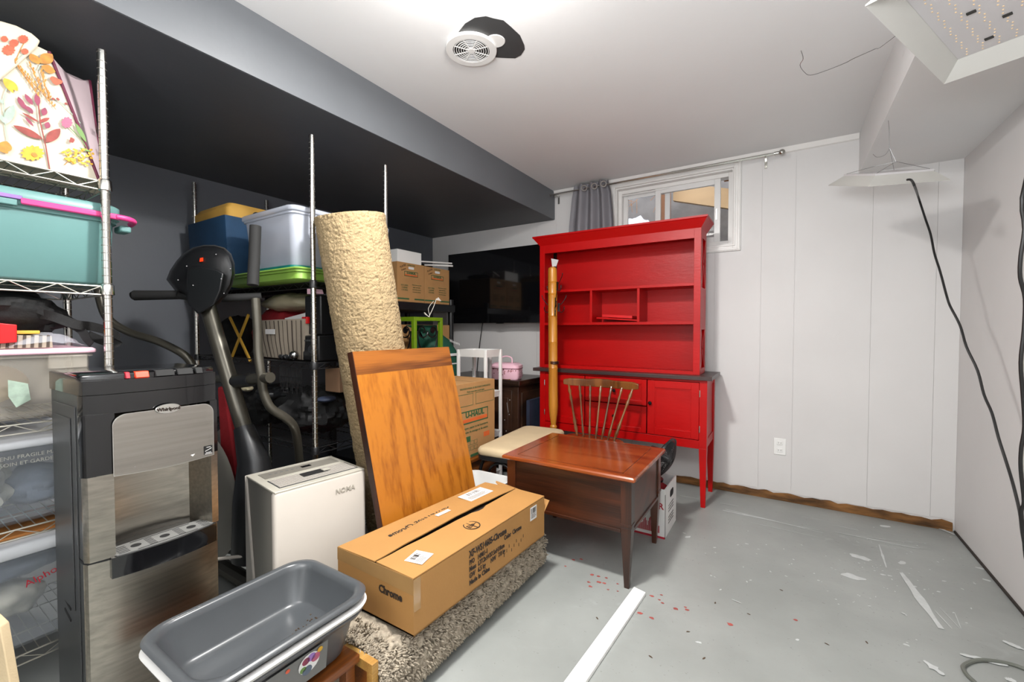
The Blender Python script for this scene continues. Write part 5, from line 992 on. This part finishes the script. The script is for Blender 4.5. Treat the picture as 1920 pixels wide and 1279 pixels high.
g.loft(rows,False,False,False); solo('clear_plastic_bag',g,'clear_bag','crinkled clear plastic bag lying on the pink lid','plastic bag',smooth=15)
# cream panel at bottom left corner
solo('cream_panel',G().hexa([ad(-120,1150,.98),ad(20,1290,.98),ad(-20,1500,.98),ad(-200,1500,.98)],[ad(-120,1150,1.0)+Vector((0,0,.004)),ad(2,1165,1.0),ad(-20,1500,1.0),ad(-200,1500,1.0)]),'cream_fab','cream panel corner at the bottom left of the picture','panel') if 0 else None
cp=[ad(-60,1120,1.05),ad(0,1176,1.05),ad(20,1290,1.05),ad(24,1420,1.05),ad(-60,1420,1.05)]
solo('cream_panel',G().prism(cp,fd*.02),'cream_fab','cream coloured panel corner at bottom left of the picture','panel',bevel=.002)
# ---- far rack contents
yf=1.262
gb=bin_('green_storage_box','flat green storage box under the clear bin on far rack','-' and -2.66,1.20,-1.965,1.68,1.437,1.503,'green_bin','green_bin',tap=.008,lidh=.012,rr=.03)
cb=bin_('clear_storage_bin','clear storage bin with teal latches on top of green box','-' and -2.47,1.19,-1.985,1.80,1.507,1.80,'clear_milky','clear_milky',tap=.03,lidh=.028,rr=.04)
mk('teal_base_ring',G().loft([rrect(-2.46,1.205,-2.0,1.79,.04,1.504),rrect(-2.46,1.205,-2.0,1.79,.04,1.514)]),'teal_d',cb,world=True)
for z0_,z1_ in ((1.775,1.792),(1.735,1.752)): mk('latch',G().box(-1.998,1.42,z0_,-1.978,1.74,z1_),'teal_d',cb,world=True,bevel=.004)
solo('packed_white_cloth',G().blob((-2.16,1.55,1.65),(.12,.2,.12),.08,5,31,flat=1.52),'white_cloth','white cloth packed inside the clear bin on green box','cloth')
solo('packed_tan_box',G().box(-2.40,1.24,1.60,-2.24,1.40,1.70),'cardboard','small tan carton seen inside the clear bin on green box','box',bevel=.003)
t=thing('blue_tote_bag','navy blue open tote bag holding yellow foam on far rack','bag',(-2.92,1.45,1.44))
z0,z1=1.44,1.845
g=G().loft([rrect(-3.13,1.22,-2.66,1.62,.015,z0,2),rrect(-3.14,1.205,-2.665,1.66,.015,z1,2),rrect(-3.13,1.212,-2.675,1.65,.012,z1,2),rrect(-3.12,1.227,-2.67,1.61,.012,z0+.01,2)]); wpx('bag_body','blue_cloth',g,t,smooth=30)
wpx('care_label','paper',G().box(-2.71,1.2185,1.462,-2.668,1.2205,1.472),t,smooth=0) if 0 else wpx('care_label','paper',G().box(-2.661,1.23,1.455,-2.6595,1.40,1.475),t,smooth=0)
wpx('strap_loop','black_matte',G().tube(smoothpts([(-2.66,1.34,1.84),(-2.655,1.36,1.885),(-2.655,1.39,1.885),(-2.66,1.41,1.84)]),.004,6),t)
g=G().loft([rrect(-3.115,1.235,-2.69,1.63,.03,1.70,3),rrect(-3.12,1.23,-2.685,1.635,.03,1.90,3),rrect(-3.09,1.25,-2.70,1.62,.03,1.93,3)]); 
solo('yellow_foam_block',g,'foam_yellow','yellow foam block sticking out of the blue tote bag','foam')
# middle shelf (z 1.035)
ms=1.04
solo('black_backpack',G().blob((-2.98,1.42,ms+.13),(.10,.12,.13),.15,9,41,flat=ms+.002),'black_matte','small black pack between rear post and machine post, middle shelf','bag')
solo('red_cloth_bag',G().blob((-2.56,1.48,ms+.14),(.21,.15,.16),.14,7,43,44,26,flat=ms+.002),'red_cloth','dark red bag on the middle shelf behind yellow stand','bag')
solo('beige_plastic_bag',G().blob((-2.42,1.46,ms+.315),(.22,.13,.055),.22,7,47,44,26),'beige_bag','shiny beige plastic bag lying over the red bag','plastic bag')
t=thing('folding_tray_stand','yellow wooden folding cross legged stand on middle shelf','stand',(-2.66,1.23,ms))
def wd(px,py,y): return ay(px,py,y)
for a,b in (((431,595),(470,678)),((466,590),(434,672))): 
    for yy in (1.275,1.305): wpx('leg','yellow',G().bar(wd(*a,yy),wd(*b,yy),.014,.010,(0,1,0)),t,bevel=.001)
wpx('crossbar','yellow',G().cyl(wd(468,676,1.27),wd(468,676,1.315),.006,8),t)
# striped fabric basket
t=thing('striped_fabric_basket','striped beige fabric basket with white label on middle shelf','basket',(-2.18,1.42,ms))
x0_,x1_=ay(487,640,1.30).x,ay(572,640,1.30).x; 
def ringb(z,e,w=0): return [Vector((x,y,z+.006*math.sin(x*30))) for x,y in ((x0_-e,1.295-e*.3),((x0_+x1_)/2,1.29-e*.3+w),(x1_+e*.5,1.295-e*.3),(x1_+e*.5,1.56),(x0_-e,1.56))]
g=G().loft([ringb(ms+.002,-.03),ringb(ms+.10,0),ringb(ms+.21,.015),ringb(ms+.205,.005),ringb(ms+.10,-.01),ringb(ms+.012,-.035)]); wpx('basket_body','stripe_fab',g,t)
g=G()
for k in range(11):
    f=(k+.5)/11; 
    for (za,ea),(zb,eb) in (((ms+.004,-.03),(ms+.10,0)),((ms+.10,0),(ms+.207,.015))):
        xa=lambda e:(x0_-e)+((x1_+e*.5)-(x0_-e))*f; ww=.003+.003*(k%3)
        yb=lambda e:1.2935-e*.3-.0012-.006*(1-abs(2*f-1))*0
        g.hexa([(xa(ea),yb(ea)-.004,za),(xa(ea)+ww,yb(ea)-.004,za),(xa(ea)+ww,yb(ea)-.003,za),(xa(ea),yb(ea)-.003,za)],[(xa(eb),yb(eb)-.004,zb),(xa(eb)+ww,yb(eb)-.004,zb),(xa(eb)+ww,yb(eb)-.003,zb),(xa(eb),yb(eb)-.003,zb)])
wpx('stripe','stripe_dark',g,t,smooth=0); wpx('label_tag','paper',G().box(x0_+.10,1.278,ms+.135,x0_+.19,1.282,ms+.162),t,smooth=0)
solo('folded_papers',G().hexa([(-2.30,1.33,ms+.208),(-2.05,1.33,ms+.215),(-2.05,1.5,ms+.215),(-2.30,1.5,ms+.208)],[(-2.30,1.33,ms+.222),(-2.05,1.33,ms+.255),(-2.05,1.5,ms+.255),(-2.30,1.5,ms+.222)]),'paper','grey papers poking out of the striped basket','papers',bevel=.002)
# electronics
t=thing('black_stereo','black stereo with round knob at shelf end beside carpet roll','stereo',(-1.99,1.48,ms))
wpx('stereo_body','black_plastic',G().box(-2.09,1.30,ms+.003,-1.955,1.66,ms+.13),t,bevel=.006); wpx('knob','silver',G().lathe([(.001,0),(.022,0),(.022,.012),(.018,.016),(.001,.016)],(-2.0,1.30,ms+.06),18,(0,-1,0)),t)
for k in range(4): wpx('button','dark_grey',G().box(-2.075+.018*k,1.296,ms+.10,-2.063+.018*k,1.30,ms+.108),t,smooth=0)
solo('black_equipment_case',G().box(-2.10,1.32,ms+.134,-1.965,1.68,ms+.335),'black_plastic','tall black case on the stereo under shelf end','case',bevel=.008)
solo('red_plastic_part',G().box(-2.095,1.30,ms+.19,-2.05,1.318,ms+.225),'red_box','small red part in front of the tall black case','part',bevel=.003)
solo('pink_clip',G().hexa([(-2.03,1.29,ms+.337),(-1.95,1.29,ms+.337),(-1.95,1.33,ms+.337),(-2.03,1.33,ms+.337)],[(-2.03,1.29,ms+.365),(-1.96,1.29,ms+.36),(-1.96,1.33,ms+.36),(-2.03,1.33,ms+.365)]),'pale_pink','pink clip on the tall black case below top shelf','clip',bevel=.002)
solo('grey_card',G().box(-2.215,1.60,ms+.20,-2.12,1.604,ms+.34),'paper','pale upright card behind the striped basket','card')
cc=ay(535,668,1.27); solo('hand_grip_coil',G().tube([(cc.x+.045*math.cos(a),1.275+.02*math.sin(a),ms+.018+.006*math.sin(a*9)) for a in [2*PI*k/60 for k in range(61)]],.007,6),'black_plastic','black coiled ring on the middle shelf edge','ring')
solo('silver_ball',G().sph((-2.125,1.275,ms+.028),.024,16,10),'silver','shiny silver ball before the stereo','ball')
g=G()
for k in range(15): x_=-2.28+.014*k; g.wire((x_,1.29,ms-.034),(x_,1.29,ms-.145-.015*(k%3)),.0016)
for z_ in (ms-.036,ms-.09): g.wire((-2.28,1.29,z_),(-2.08,1.29,z_),.002)
solo('black_wire_basket',g,'black_wire','black wire rack hanging below the middle shelf','wire basket')
# lower shelf pile (z .62)
for k,(x_,y_,z_,rx,ry,rz,m,lb_) in enumerate(((-2.70,1.47,.74,.26,.17,.11,'black_matte','black bag pile at left of the lower far shelf'),(-2.22,1.45,.755,.23,.17,.125,'black_matte','large black bag sagging on the lower far shelf'),(-2.45,1.40,.84,.18,.12,.05,'black_plastic','glossy black plastic bag on top of the black pile'))):
    solo('black_bag',G().blob((x_,y_,z_),(rx,ry,rz),.25,9,60+k,56,34,flat=.624),m,lb_,'bag')
solo('cardboard_box',G().box(-2.08,1.42,.87,-1.96,1.68,1.0),'cardboard_d','small cardboard box high on lower shelf by the carpet roll','box',bevel=.003)
solo('blue_pouch',G().blob((-2.0,1.37,.84),(.04,.05,.015),.15,9,71),'navy','small blue purple pouch beside the black bags','pouch')
solo('red_cloth_pile',G().blob((-2.35,1.46,.245),(.40,.16,.085),.2,8,81,50,28,flat=.164),'red_cloth','dark red cloth pile on the bottom far shelf','cloth')
solo('gold_bag_tie',G().blob((-2.62,1.29,.86),(.05,.03,.015),.3,15,83),'beige_bag','beige packet on top of the black bags','packet')
# ================================================================== BLACK PLASTIC SHELF + U-HAUL BOXES
t=thing('plastic_shelving_unit','black plastic shelving unit in far left corner carrying cardboard boxes','shelving',(-2.9,2.68,0))
for z_ in (.10,.72,1.36):
    wpx('shelf_board','black_plastic',G().box(-3.22,2.22,z_,-2.60,3.13,z_+.065),t,bevel=.006)
for x_ in (-3.19,-2.63):
    for y_ in (2.25,3.10): wpx('post','black_plastic',G().cyl((x_,y_,0),(x_,y_,1.475),.026,14),t)
def carton(name,label_,x0,y0,x1,y1,z0,z1,m='cardboard',grp=None):
    t=thing(name,label_,'box',((x0+x1)/2,(y0+y1)/2,z0),0,grp)
    wpx('carton',m,G().box(x0,y0,z0,x1,y1,z1),t,smooth=0,bevel=.002); wpx('flap_seam','ink',G().box(x0+.01,(y0+y1)/2-.001,z1,x1-.01,(y0+y1)/2+.001,z1+.0006),t,smooth=0); return t
def uhaul(t,X,ya,yb,z0,z1,big=False):
    w=yb-ya;h=z1-z0;c=(ya+yb)/2; U=(0,1,0);V=(0,0,1); g=G(); P=lambda a,b:Vector((X+.0006,ya+a*w,z0+b*h))
    zc=.72 if not big else .55; hw_,hh_=(.25,.065) if not big else (.32,.085)
    g=G(); 
    for a,b,cc,d in ((.5-hw_,zc-hh_,.5+hw_,zc-hh_+.015),(.5-hw_,zc+hh_-.015,.5+hw_,zc+hh_),(.5-hw_,zc-hh_,.5-hw_+.015,zc+hh_),(.5+hw_-.015,zc-hh_,.5+hw_,zc+hh_)): g.hexa([P(a,b),P(cc,b),P(cc,b)+Vector((.0004,0,0)),P(a,b)+Vector((.0004,0,0))],[P(a,d),P(cc,d),P(cc,d)+Vector((.0004,0,0)),P(a,d)+Vector((.0004,0,0))])
    wpx('logo_border','ink_green',g,t,smooth=0)
    wpx('logo_stripe','ink_orange',G().box(X,ya+(.5-hw_+.02)*w,z0+(zc-hh_+.02)*h,X+.001,ya+(.5+hw_-.02)*w,z0+(zc-hh_*.25)*h),t,smooth=0)
    text('U-HAUL',hh_*1.15*h,P(.5,zc+hh_*.35),U,V,'ink_green',t,world=True,bold=.0018 if big else .0012,sx=1.15)
    return P
b1=carton('cardboard_box','left of the two printed moving boxes on black plastic shelf',-3.02,2.43,-2.612,2.735,1.426,1.744)
b2=carton('cardboard_box','right of the two printed moving boxes on black plastic shelf, by the television',-3.02,2.74,-2.612,3.06,1.426,1.742)
for b_,ya,yb in ((b1,2.43,2.735),(b2,2.74,3.06)):
    P=uhaul(b_,-2.612,ya,yb,1.426,1.744); w_=yb-ya
    text('petite boite',.018,P(.5,.95),(0,1,0),(0,0,1),'ink_green',b_,world=True); text('PLATES',.022,P(.2,.9),(0,1,.45),(0,-.45,1),'ink',b_,world=True); text('Dishes',.02,P(.22,.82),(0,1,.4),(0,-.4,1),'ink',b_,world=True)
    wpx('hand_hole','paper' ,G().loft([rrect(-.032,-.010,.032,.010,.009,0,4),rrect(-.032,-.010,.032,.010,.009,.0008,4)]).xf(Matrix.Translation((-2.612,(ya+yb)/2+.0,1.426+.318*.875))@Matrix.Rotation(PI/2,4,'Z')@Matrix.Rotation(PI/2,4,'X')),b_,smooth=0)
    wpx('green_band','ink_green',G().box(-2.612,ya,1.445,-2.6115,ya+w_*.42,1.457).box(-2.612,ya+w_*.62,1.445,-2.6115,yb,1.457),b_,smooth=0)
    for k,(s_,a) in enumerate((('KITCHEN',.25),('CUISINE',.25),('COCINA',.25))): text(s_,.018,P(a,.42-.06*k),(0,1,0),(0,0,1),'ink_green',b_,world=True)
    for k,s_ in enumerate(('Made from recycled','paper and water','based inks printed','in several colours')): text(s_,.013,P(.70,.45-.06*k),(0,1,0),(0,0,1),'ink_green',b_,world=True)
t_=carton('white_carton','white carton on top of the left moving box',-2.95,2.46,-2.64,2.73,1.746,1.850,'white_gloss')
t=thing('white_curtain_bars','two white metal bars lying over the right moving box','bars',(-2.7,3.0,1.76))
wpx('bar','trim_white',G().cyl((-2.70,2.76,1.793),(-2.58,3.06,1.803),.007,8),t); wpx('bar','trim_white',G().cyl((-2.72,2.85,1.775),(-2.57,3.06,1.779),.008,8),t)
solo('black_cloth',G().blob((-2.86,2.92,1.775),(.13,.12,.025),.2,9,91,flat=1.744),'black_matte','black cloth lying on right moving box under white bars','cloth')
solo('cardboard_box',G().box(-3.1,2.45,.787,-2.62,3.07,1.24),'cardboard','plain brown box on the middle board of black plastic shelf','box',bevel=.003)
solo('cardboard_box',G().box(-3.1,2.40,.167,-2.62,3.0,.62),'cardboard_d','plain brown box on lowest board of black plastic shelf','box',bevel=.003)
# ================================================================== GREEN STAND
t=thing('green_plant_stand','tall lime green metal stand with black iron scrolls behind the oak board','stand',(-2.2,2.25,0))
x0,x1,y0,y1,zt=-2.36,-2.10,2.10,2.36,1.285
for x_ in (x0,x1):
    for y_ in (y0,y1): wpx('leg','green_paint',G().box(x_-.013,y_-.013,0,x_+.013,y_+.013,zt-.024),t,bevel=.001)
g=G().box(x0-.013,y0-.013,zt-.024,x1+.013,y0+.013,zt).box(x0-.013,y1-.013,zt-.024,x1+.013,y1+.013,zt).box(x0-.013,y0+.013,zt-.024,x0+.013,y1-.013,zt).box(x1-.013,y0+.013,zt-.024,x1+.013,y1-.013,zt); wpx('top_frame','green_paint',g,t,bevel=.001)
for z_ in (.95,.4):
    wpx('lower_rail','green_paint',G().box(x0,y0-.008,z_,x1,y0+.008,z_+.018).box(x0,y1-.008,z_,x1,y1+.008,z_+.018).box(x0-.008,y0,z_,x0+.008,y1,z_+.018).box(x1-.008,y0,z_,x1+.008,y1,z_+.018),t)
def spiral(c,u,r,s,turns=1.2,n=28): 
    c=Vector(c); return [c+Vector(u)*(s*r*(1-.75*k/n)*math.cos(2*PI*turns*k/n+PI))+Vector((0,0,r*(1-.75*k/n)*math.sin(2*PI*turns*k/n+PI))) for k in range(n+1)]
for (c0_,u_) in (((x1,2.23,1.17),(0,1,0)),((-2.23,y0,1.17),(1,0,0))):
    c0_=Vector(c0_);u_=Vector(u_); sc=wpx('iron_scroll','iron',G().tube(spiral(c0_+u_*.05+Vector((0,0,.02)),u_,.052,1),.005,6).tube(spiral(c0_-u_*.05+Vector((0,0,.02)),u_,.052,-1),.005,6).tube(smoothpts([c0_-u_*.10+Vector((0,0,.02)),c0_-u_*.08-Vector((0,0,.08)),c0_-Vector((0,0,.17)),c0_+u_*.08-Vector((0,0,.08)),c0_+u_*.10+Vector((0,0,.02))]),.005,6),t)
    wpx('scroll_leaf','iron',G().prism([c0_+u_*.05+Vector((0,0,.0)),c0_+u_*.075+Vector((0,0,.03)),c0_+u_*.055+Vector((0,0,.04)),c0_+u_*.06+Vector((0,0,.06)),c0_+u_*.03+Vector((0,0,.03))],Vector((.003,.003,0))),sc,smooth=0)
solo('tied_string',G().tube(smoothpts([(-2.10,2.25,1.287),(-2.12,2.22,1.31),(-2.09,2.19,1.315),(-2.08,2.22,1.287),(-2.10,2.25,1.30),(-2.09,2.28,1.36),(-2.10,2.32,1.42)]),.0025,5).tube(smoothpts([(-2.10,2.25,1.30),(-2.11,2.25,1.35),(-2.09,2.28,1.40)]),.002,5).prism([(-2.10,2.31,1.41),(-2.10,2.37,1.405),(-2.10,2.34,1.43)],(.002,0,0)),'string','pale string loop with tag on the green stand top','string')
# green sports bag
t=thing('green_sports_bag','tall dark green sports bag with white stripe standing behind the green stand','bag',(-2.12,2.62,0))
g=G(); rings=[]
for z_,e,dx in ((0,0,0),(.4,.015,0),(.8,.01,0),(1.02,0,-.02),(1.12,-.03,-.05),(1.2,-.07,-.12),(1.235,-.12,-.18)):
    rg=rrect(-2.48-e+dx*.2,2.43,-2.17+e+dx,2.70+e*.5+dx*.3,.06,z_,5); rings.append([p+Vector((.012*noise.noise(p*8),.012*noise.noise(p*8+Vector((5,0,0))),0)) for p in rg])
wpx('bag_body','green_bag',G().loft(rings),t,smooth=60)
for a,b in ((.995,1.015),(.93,.94)): 
    rg=[rrect(-2.484,2.425,-2.178,2.703,.06,z_,5) for z_ in (a,b)]; wpx('white_stripe','white_cloth',G().loft(rg,False,False),t)
wpx('carry_strap','white_cloth',ribbon([(-2.16,2.44,1.0),(-2.12,2.47,.95),(-2.11,2.50,.85),(-2.13,2.50,.72),(-2.155,2.5,.6)],.02,.003,(0,1,0)),t)
text('Western',.035,(-2.185,2.62,1.10),(0,1,-.25),(-.3,.2,1),'white_cloth',t,world=True)
# ================================================================== WHITE TROLLEY
t=thing('white_trolley','white three tier plastic trolley behind the large moving box','trolley',(-1.98,2.67,0))
x0,x1,y0,y1=-2.13,-1.83,2.735,2.93
x0,x1,y0,y1=-2.10,-1.835,2.55,2.755
for z_,h_ in ((.995,.055),(.69,.045),(.385,.045),(.08,.045)):
    g=G().loft([rrect(x0+.01,y0+.01,x1-.01,y1-.01,.02,z_),rrect(x0,y0,x1,y1,.02,z_+h_),rrect(x0+.006,y0+.006,x1-.006,y1-.006,.02,z_+h_),rrect(x0+.016,y0+.016,x1-.016,y1-.016,.02,z_+.006)]); wpx('tray','white_plastic',g,t,smooth=50)
for x_ in (x0-.004,x1-.016):
    for y_ in (y0-.004,y1-.016): wpx('post','white_plastic',G().box(x_,y_,.03,x_+.022,y_+.02,1.05),t,bevel=.003)
for x_ in (x0,x1): 
    for y_ in (y0,y1): wpx('caster','dark_grey',G().cyl((x_-.01,y_,.02),(x_+.01,y_,.02),.02,12),t)
solo('grey_tension_pole',G().cyl((-2.02,2.87,0),(-2.03,2.88,1.0),.016,12),'led_board','speckled grey pole standing behind the white trolley','pole')
# ================================================================== DARK CABINET
t=thing('dark_wooden_cabinet','worn dark brown wooden cabinet beside the red buffet','cabinet',(-2.2,3.2,0))
x0,x1,y0,y1=-2.66,-1.80,2.96,3.46
wpx('top_board','walnut',G().loft([rrect(x0,y0,x1,y1,.004,z,1) if not e else rrect(x0+e,y0+e,x1-e,y1-e,.004,z,1) for z,e in ((.735,.012),(.745,.004),(.75,.004),(.755,0),(.78,0),(.785,.004))]),t)
wpx('cabinet_body','walnut',G().box(x0+.03,y0+.03,.04,x1-.03,y1-.01,.735),t,smooth=0)
for x_ in (x0+.02,x1-.06): wpx('corner_post','walnut',G().box(x_,y0+.018,0,x_+.04,y0+.058,.735),t,bevel=.002); wpx('corner_post','walnut',G().box(x_,y1-.05,0,x_+.04,y1-.01,.735),t,bevel=.002)
wpx('side_panel','walnut',G().box(x1-.03,y0+.08,.10,x1-.022,y1-.07,.68),t,bevel=.002); 
for k in range(2): 
    dx=(x1-x0-.14)/2; dd=wpx('door','walnut',G().box(x0+.065+dx*k,y0+.018,.08,x0+.065+dx*(k+1)-.008,y0+.03,.70),t,bevel=.002); wpx('inset_panel','walnut',G().box(x0+.105+dx*k,y0+.012,.14,x0+.025+dx*(k+1),y0+.018,.64),dd,bevel=.003)
g=G(); 
for p in ((-1.90,.62),(-1.905,.5),(-1.95,.45),(-1.99,.40),(-1.935,.36)): g.box(p[0],y0+.0105,p[1],p[0]+.006,y0+.012,p[1]+.008)
g.bar((-1.925,y0+.0108,.60),(-1.91,y0+.0108,.52),.003,.001); wpx('paint_chip','paint_scuff',g,t,smooth=0)
solo('blue_folder',G().box(-1.785,3.05,.0,-1.755,3.4,.62),'navy','dark navy panel in the gap between brown cabinet and red buffet','panel')
# cosmetic bag
t=thing('cosmetic_bag','pink patterned vanity case with top handle on the dark cabinet','case',(-1.98,3.05,.786),.25)
mk('case_body',G().loft([rrect(-.115,-.07,.115,.07,.03,0),rrect(-.125,-.08,.125,.08,.035,.02),rrect(-.125,-.08,.125,.08,.035,.09)]),'pale_pink',t,smooth=50); mk('case_lid',G().loft([rrect(-.127,-.082,.127,.082,.035,.092),rrect(-.127,-.082,.127,.082,.035,.115),rrect(-.10,-.06,.10,.06,.03,.135)]),'pale_pink',t,smooth=50)
mk('zip',G().loft([rrect(-.129,-.084,.129,.084,.035,.089),rrect(-.129,-.084,.129,.084,.035,.0935)]),'maroon',t); mk('carry_handle',G().tube(smoothpts([(-.05,0,.13),(-.045,0,.175),(0,0,.19),(.045,0,.175),(.05,0,.13)]),.006,8),'pale_pink',t)
g=G()
for k in range(26): a=R.uniform(-.11,.11); z_=R.uniform(.01,.085); g.add([(a,-.0805,z_),(a+.008,-.0805,z_+.002),(a+.006,-.0805,z_+.009),(a-.002,-.0805,z_+.006)],[(0,1,2,3)])
for k in range(14): a=R.uniform(-.06,.06); z_=R.uniform(.01,.085); g.add([(.1255,a,z_),(.1255,a+.008,z_+.002),(.1255,a+.006,z_+.009),(.1255,a-.002,z_+.006)],[(0,1,2,3)])
mk('printed_pattern',g,'leaf_red',t,smooth=0)
solo('brass_bracelet',G().tube([(-1.95+.05*math.cos(2*PI*k/24),2.985+.012*math.sin(2*PI*k/24),.789) for k in range(25)],.003,5),'brass','gold chain lying before the pink vanity case','chain')
solo('silver_ball',G().sph((-2.06,3.03,.808),.02,14,9),'silver','silver ball on the dark cabinet behind trolley','ball')
# ================================================================== LARGE MOVING BOX on low chest
t=thing('low_wooden_chest','low orange brown wooden chest under large moving box','chest',(-1.92,2.25,0))
wpx('chest_body','stoolw',G().box(-2.06,2.0,.03,-1.70,2.49,.345),t,bevel=.004); wpx('chest_top','stoolw',G().box(-2.075,1.98,.345,-1.68,2.51,.368),t,bevel=.004); 
for x_ in (-2.055,-1.74):
    for y_ in (2.0,2.45): wpx('foot','stoolw',G().box(x_,y_,0,x_+.04,y_+.04,.03),t)
X=-1.705; mb=carton('cardboard_box','large printed moving box with green logo standing behind cream bench',-2.06,2.02,X,2.475,.37,.858)
P=uhaul(mb,X,2.02,2.475,.37,.858,True)
for k,s_ in enumerate(('THIS BOX IS MADE OF RECYCLED CORRUGATED','Please reuse then recycle again')): text(s_,.015,P(.52,.93-.045*k),(0,1,0),(0,0,1),'ink_green',mb,world=True)
g=G()
for a,b,c_,d in ((.04,.70,.46,.86),(.52,.70,.97,.86)):
    for (q0,q1,q2,q3) in ((a,b,c_,b+.006),(a,d-.006,c_,d),(a,b,a+.006,d),(c_-.006,b,c_,d)): g.box(X,2.02+q0*.455,.37+q1*.488,X+.0008,2.02+q2*.455,.37+q3*.488)
wpx('printed_frame','ink_green',g,mb,smooth=0)
for k,s_ in enumerate(('Moyen: papier et de fournitures','articles de menage et de cuisine')): text(s_,.021,P(.52,.41-.055*k),(0,1,0),(0,0,1),'ink_green',mb,world=True)
wpx('green_print','ink_green',G().box(X,2.08,.48,X+.0008,2.20,.515).prism([(X,2.09,.48),(X,2.13,.48),(X,2.08,.455)],(.0008,0,0)).box(X,2.20,.375,X+.0008,2.30,.392),mb,smooth=0)
wpx('orange_print','ink_orange',G().box(X,2.345,.48,X+.0008,2.41,.512),mb,smooth=0)
g=G()
for k in range(6): 
    y_=2.16+.04*(k%3); z_=.42+.035*(k//3); 
    for q_ in (0,.03): g.box(X,y_,z_+q_*.8,X+.0008,y_+.034,z_+q_*.8+.0015)
    g.box(X,y_,z_,X+.0008,y_+.0015,z_+.026).box(X,y_+.0325,z_,X+.0008,y_+.034,z_+.026)
wpx('printed_diagram','ink_green',g,mb,smooth=0)
# white bin between box and bench
t=thing('white_bin','white open plastic bin between cardboard box and bench legs','bin',(-1.45,2.10,0))
x0,x1,y0,y1=-1.63,-1.33,1.86,2.13
wpx('bin_wall','white_gloss',G().loft([rrect(x0+.03,y0+.03,x1-.03,y1-.03,.05,0.001),rrect(x0,y0,x1,y1,.06,.32),rrect(x0-.008,y0-.008,x1+.008,y1+.008,.06,.322),rrect(x0-.008,y0-.008,x1+.008,y1+.008,.06,.33),rrect(x0+.006,y0+.006,x1-.006,y1-.006,.06,.33),rrect(x0+.034,y0+.034,x1-.034,y1-.034,.05,.012)]),t,smooth=60)
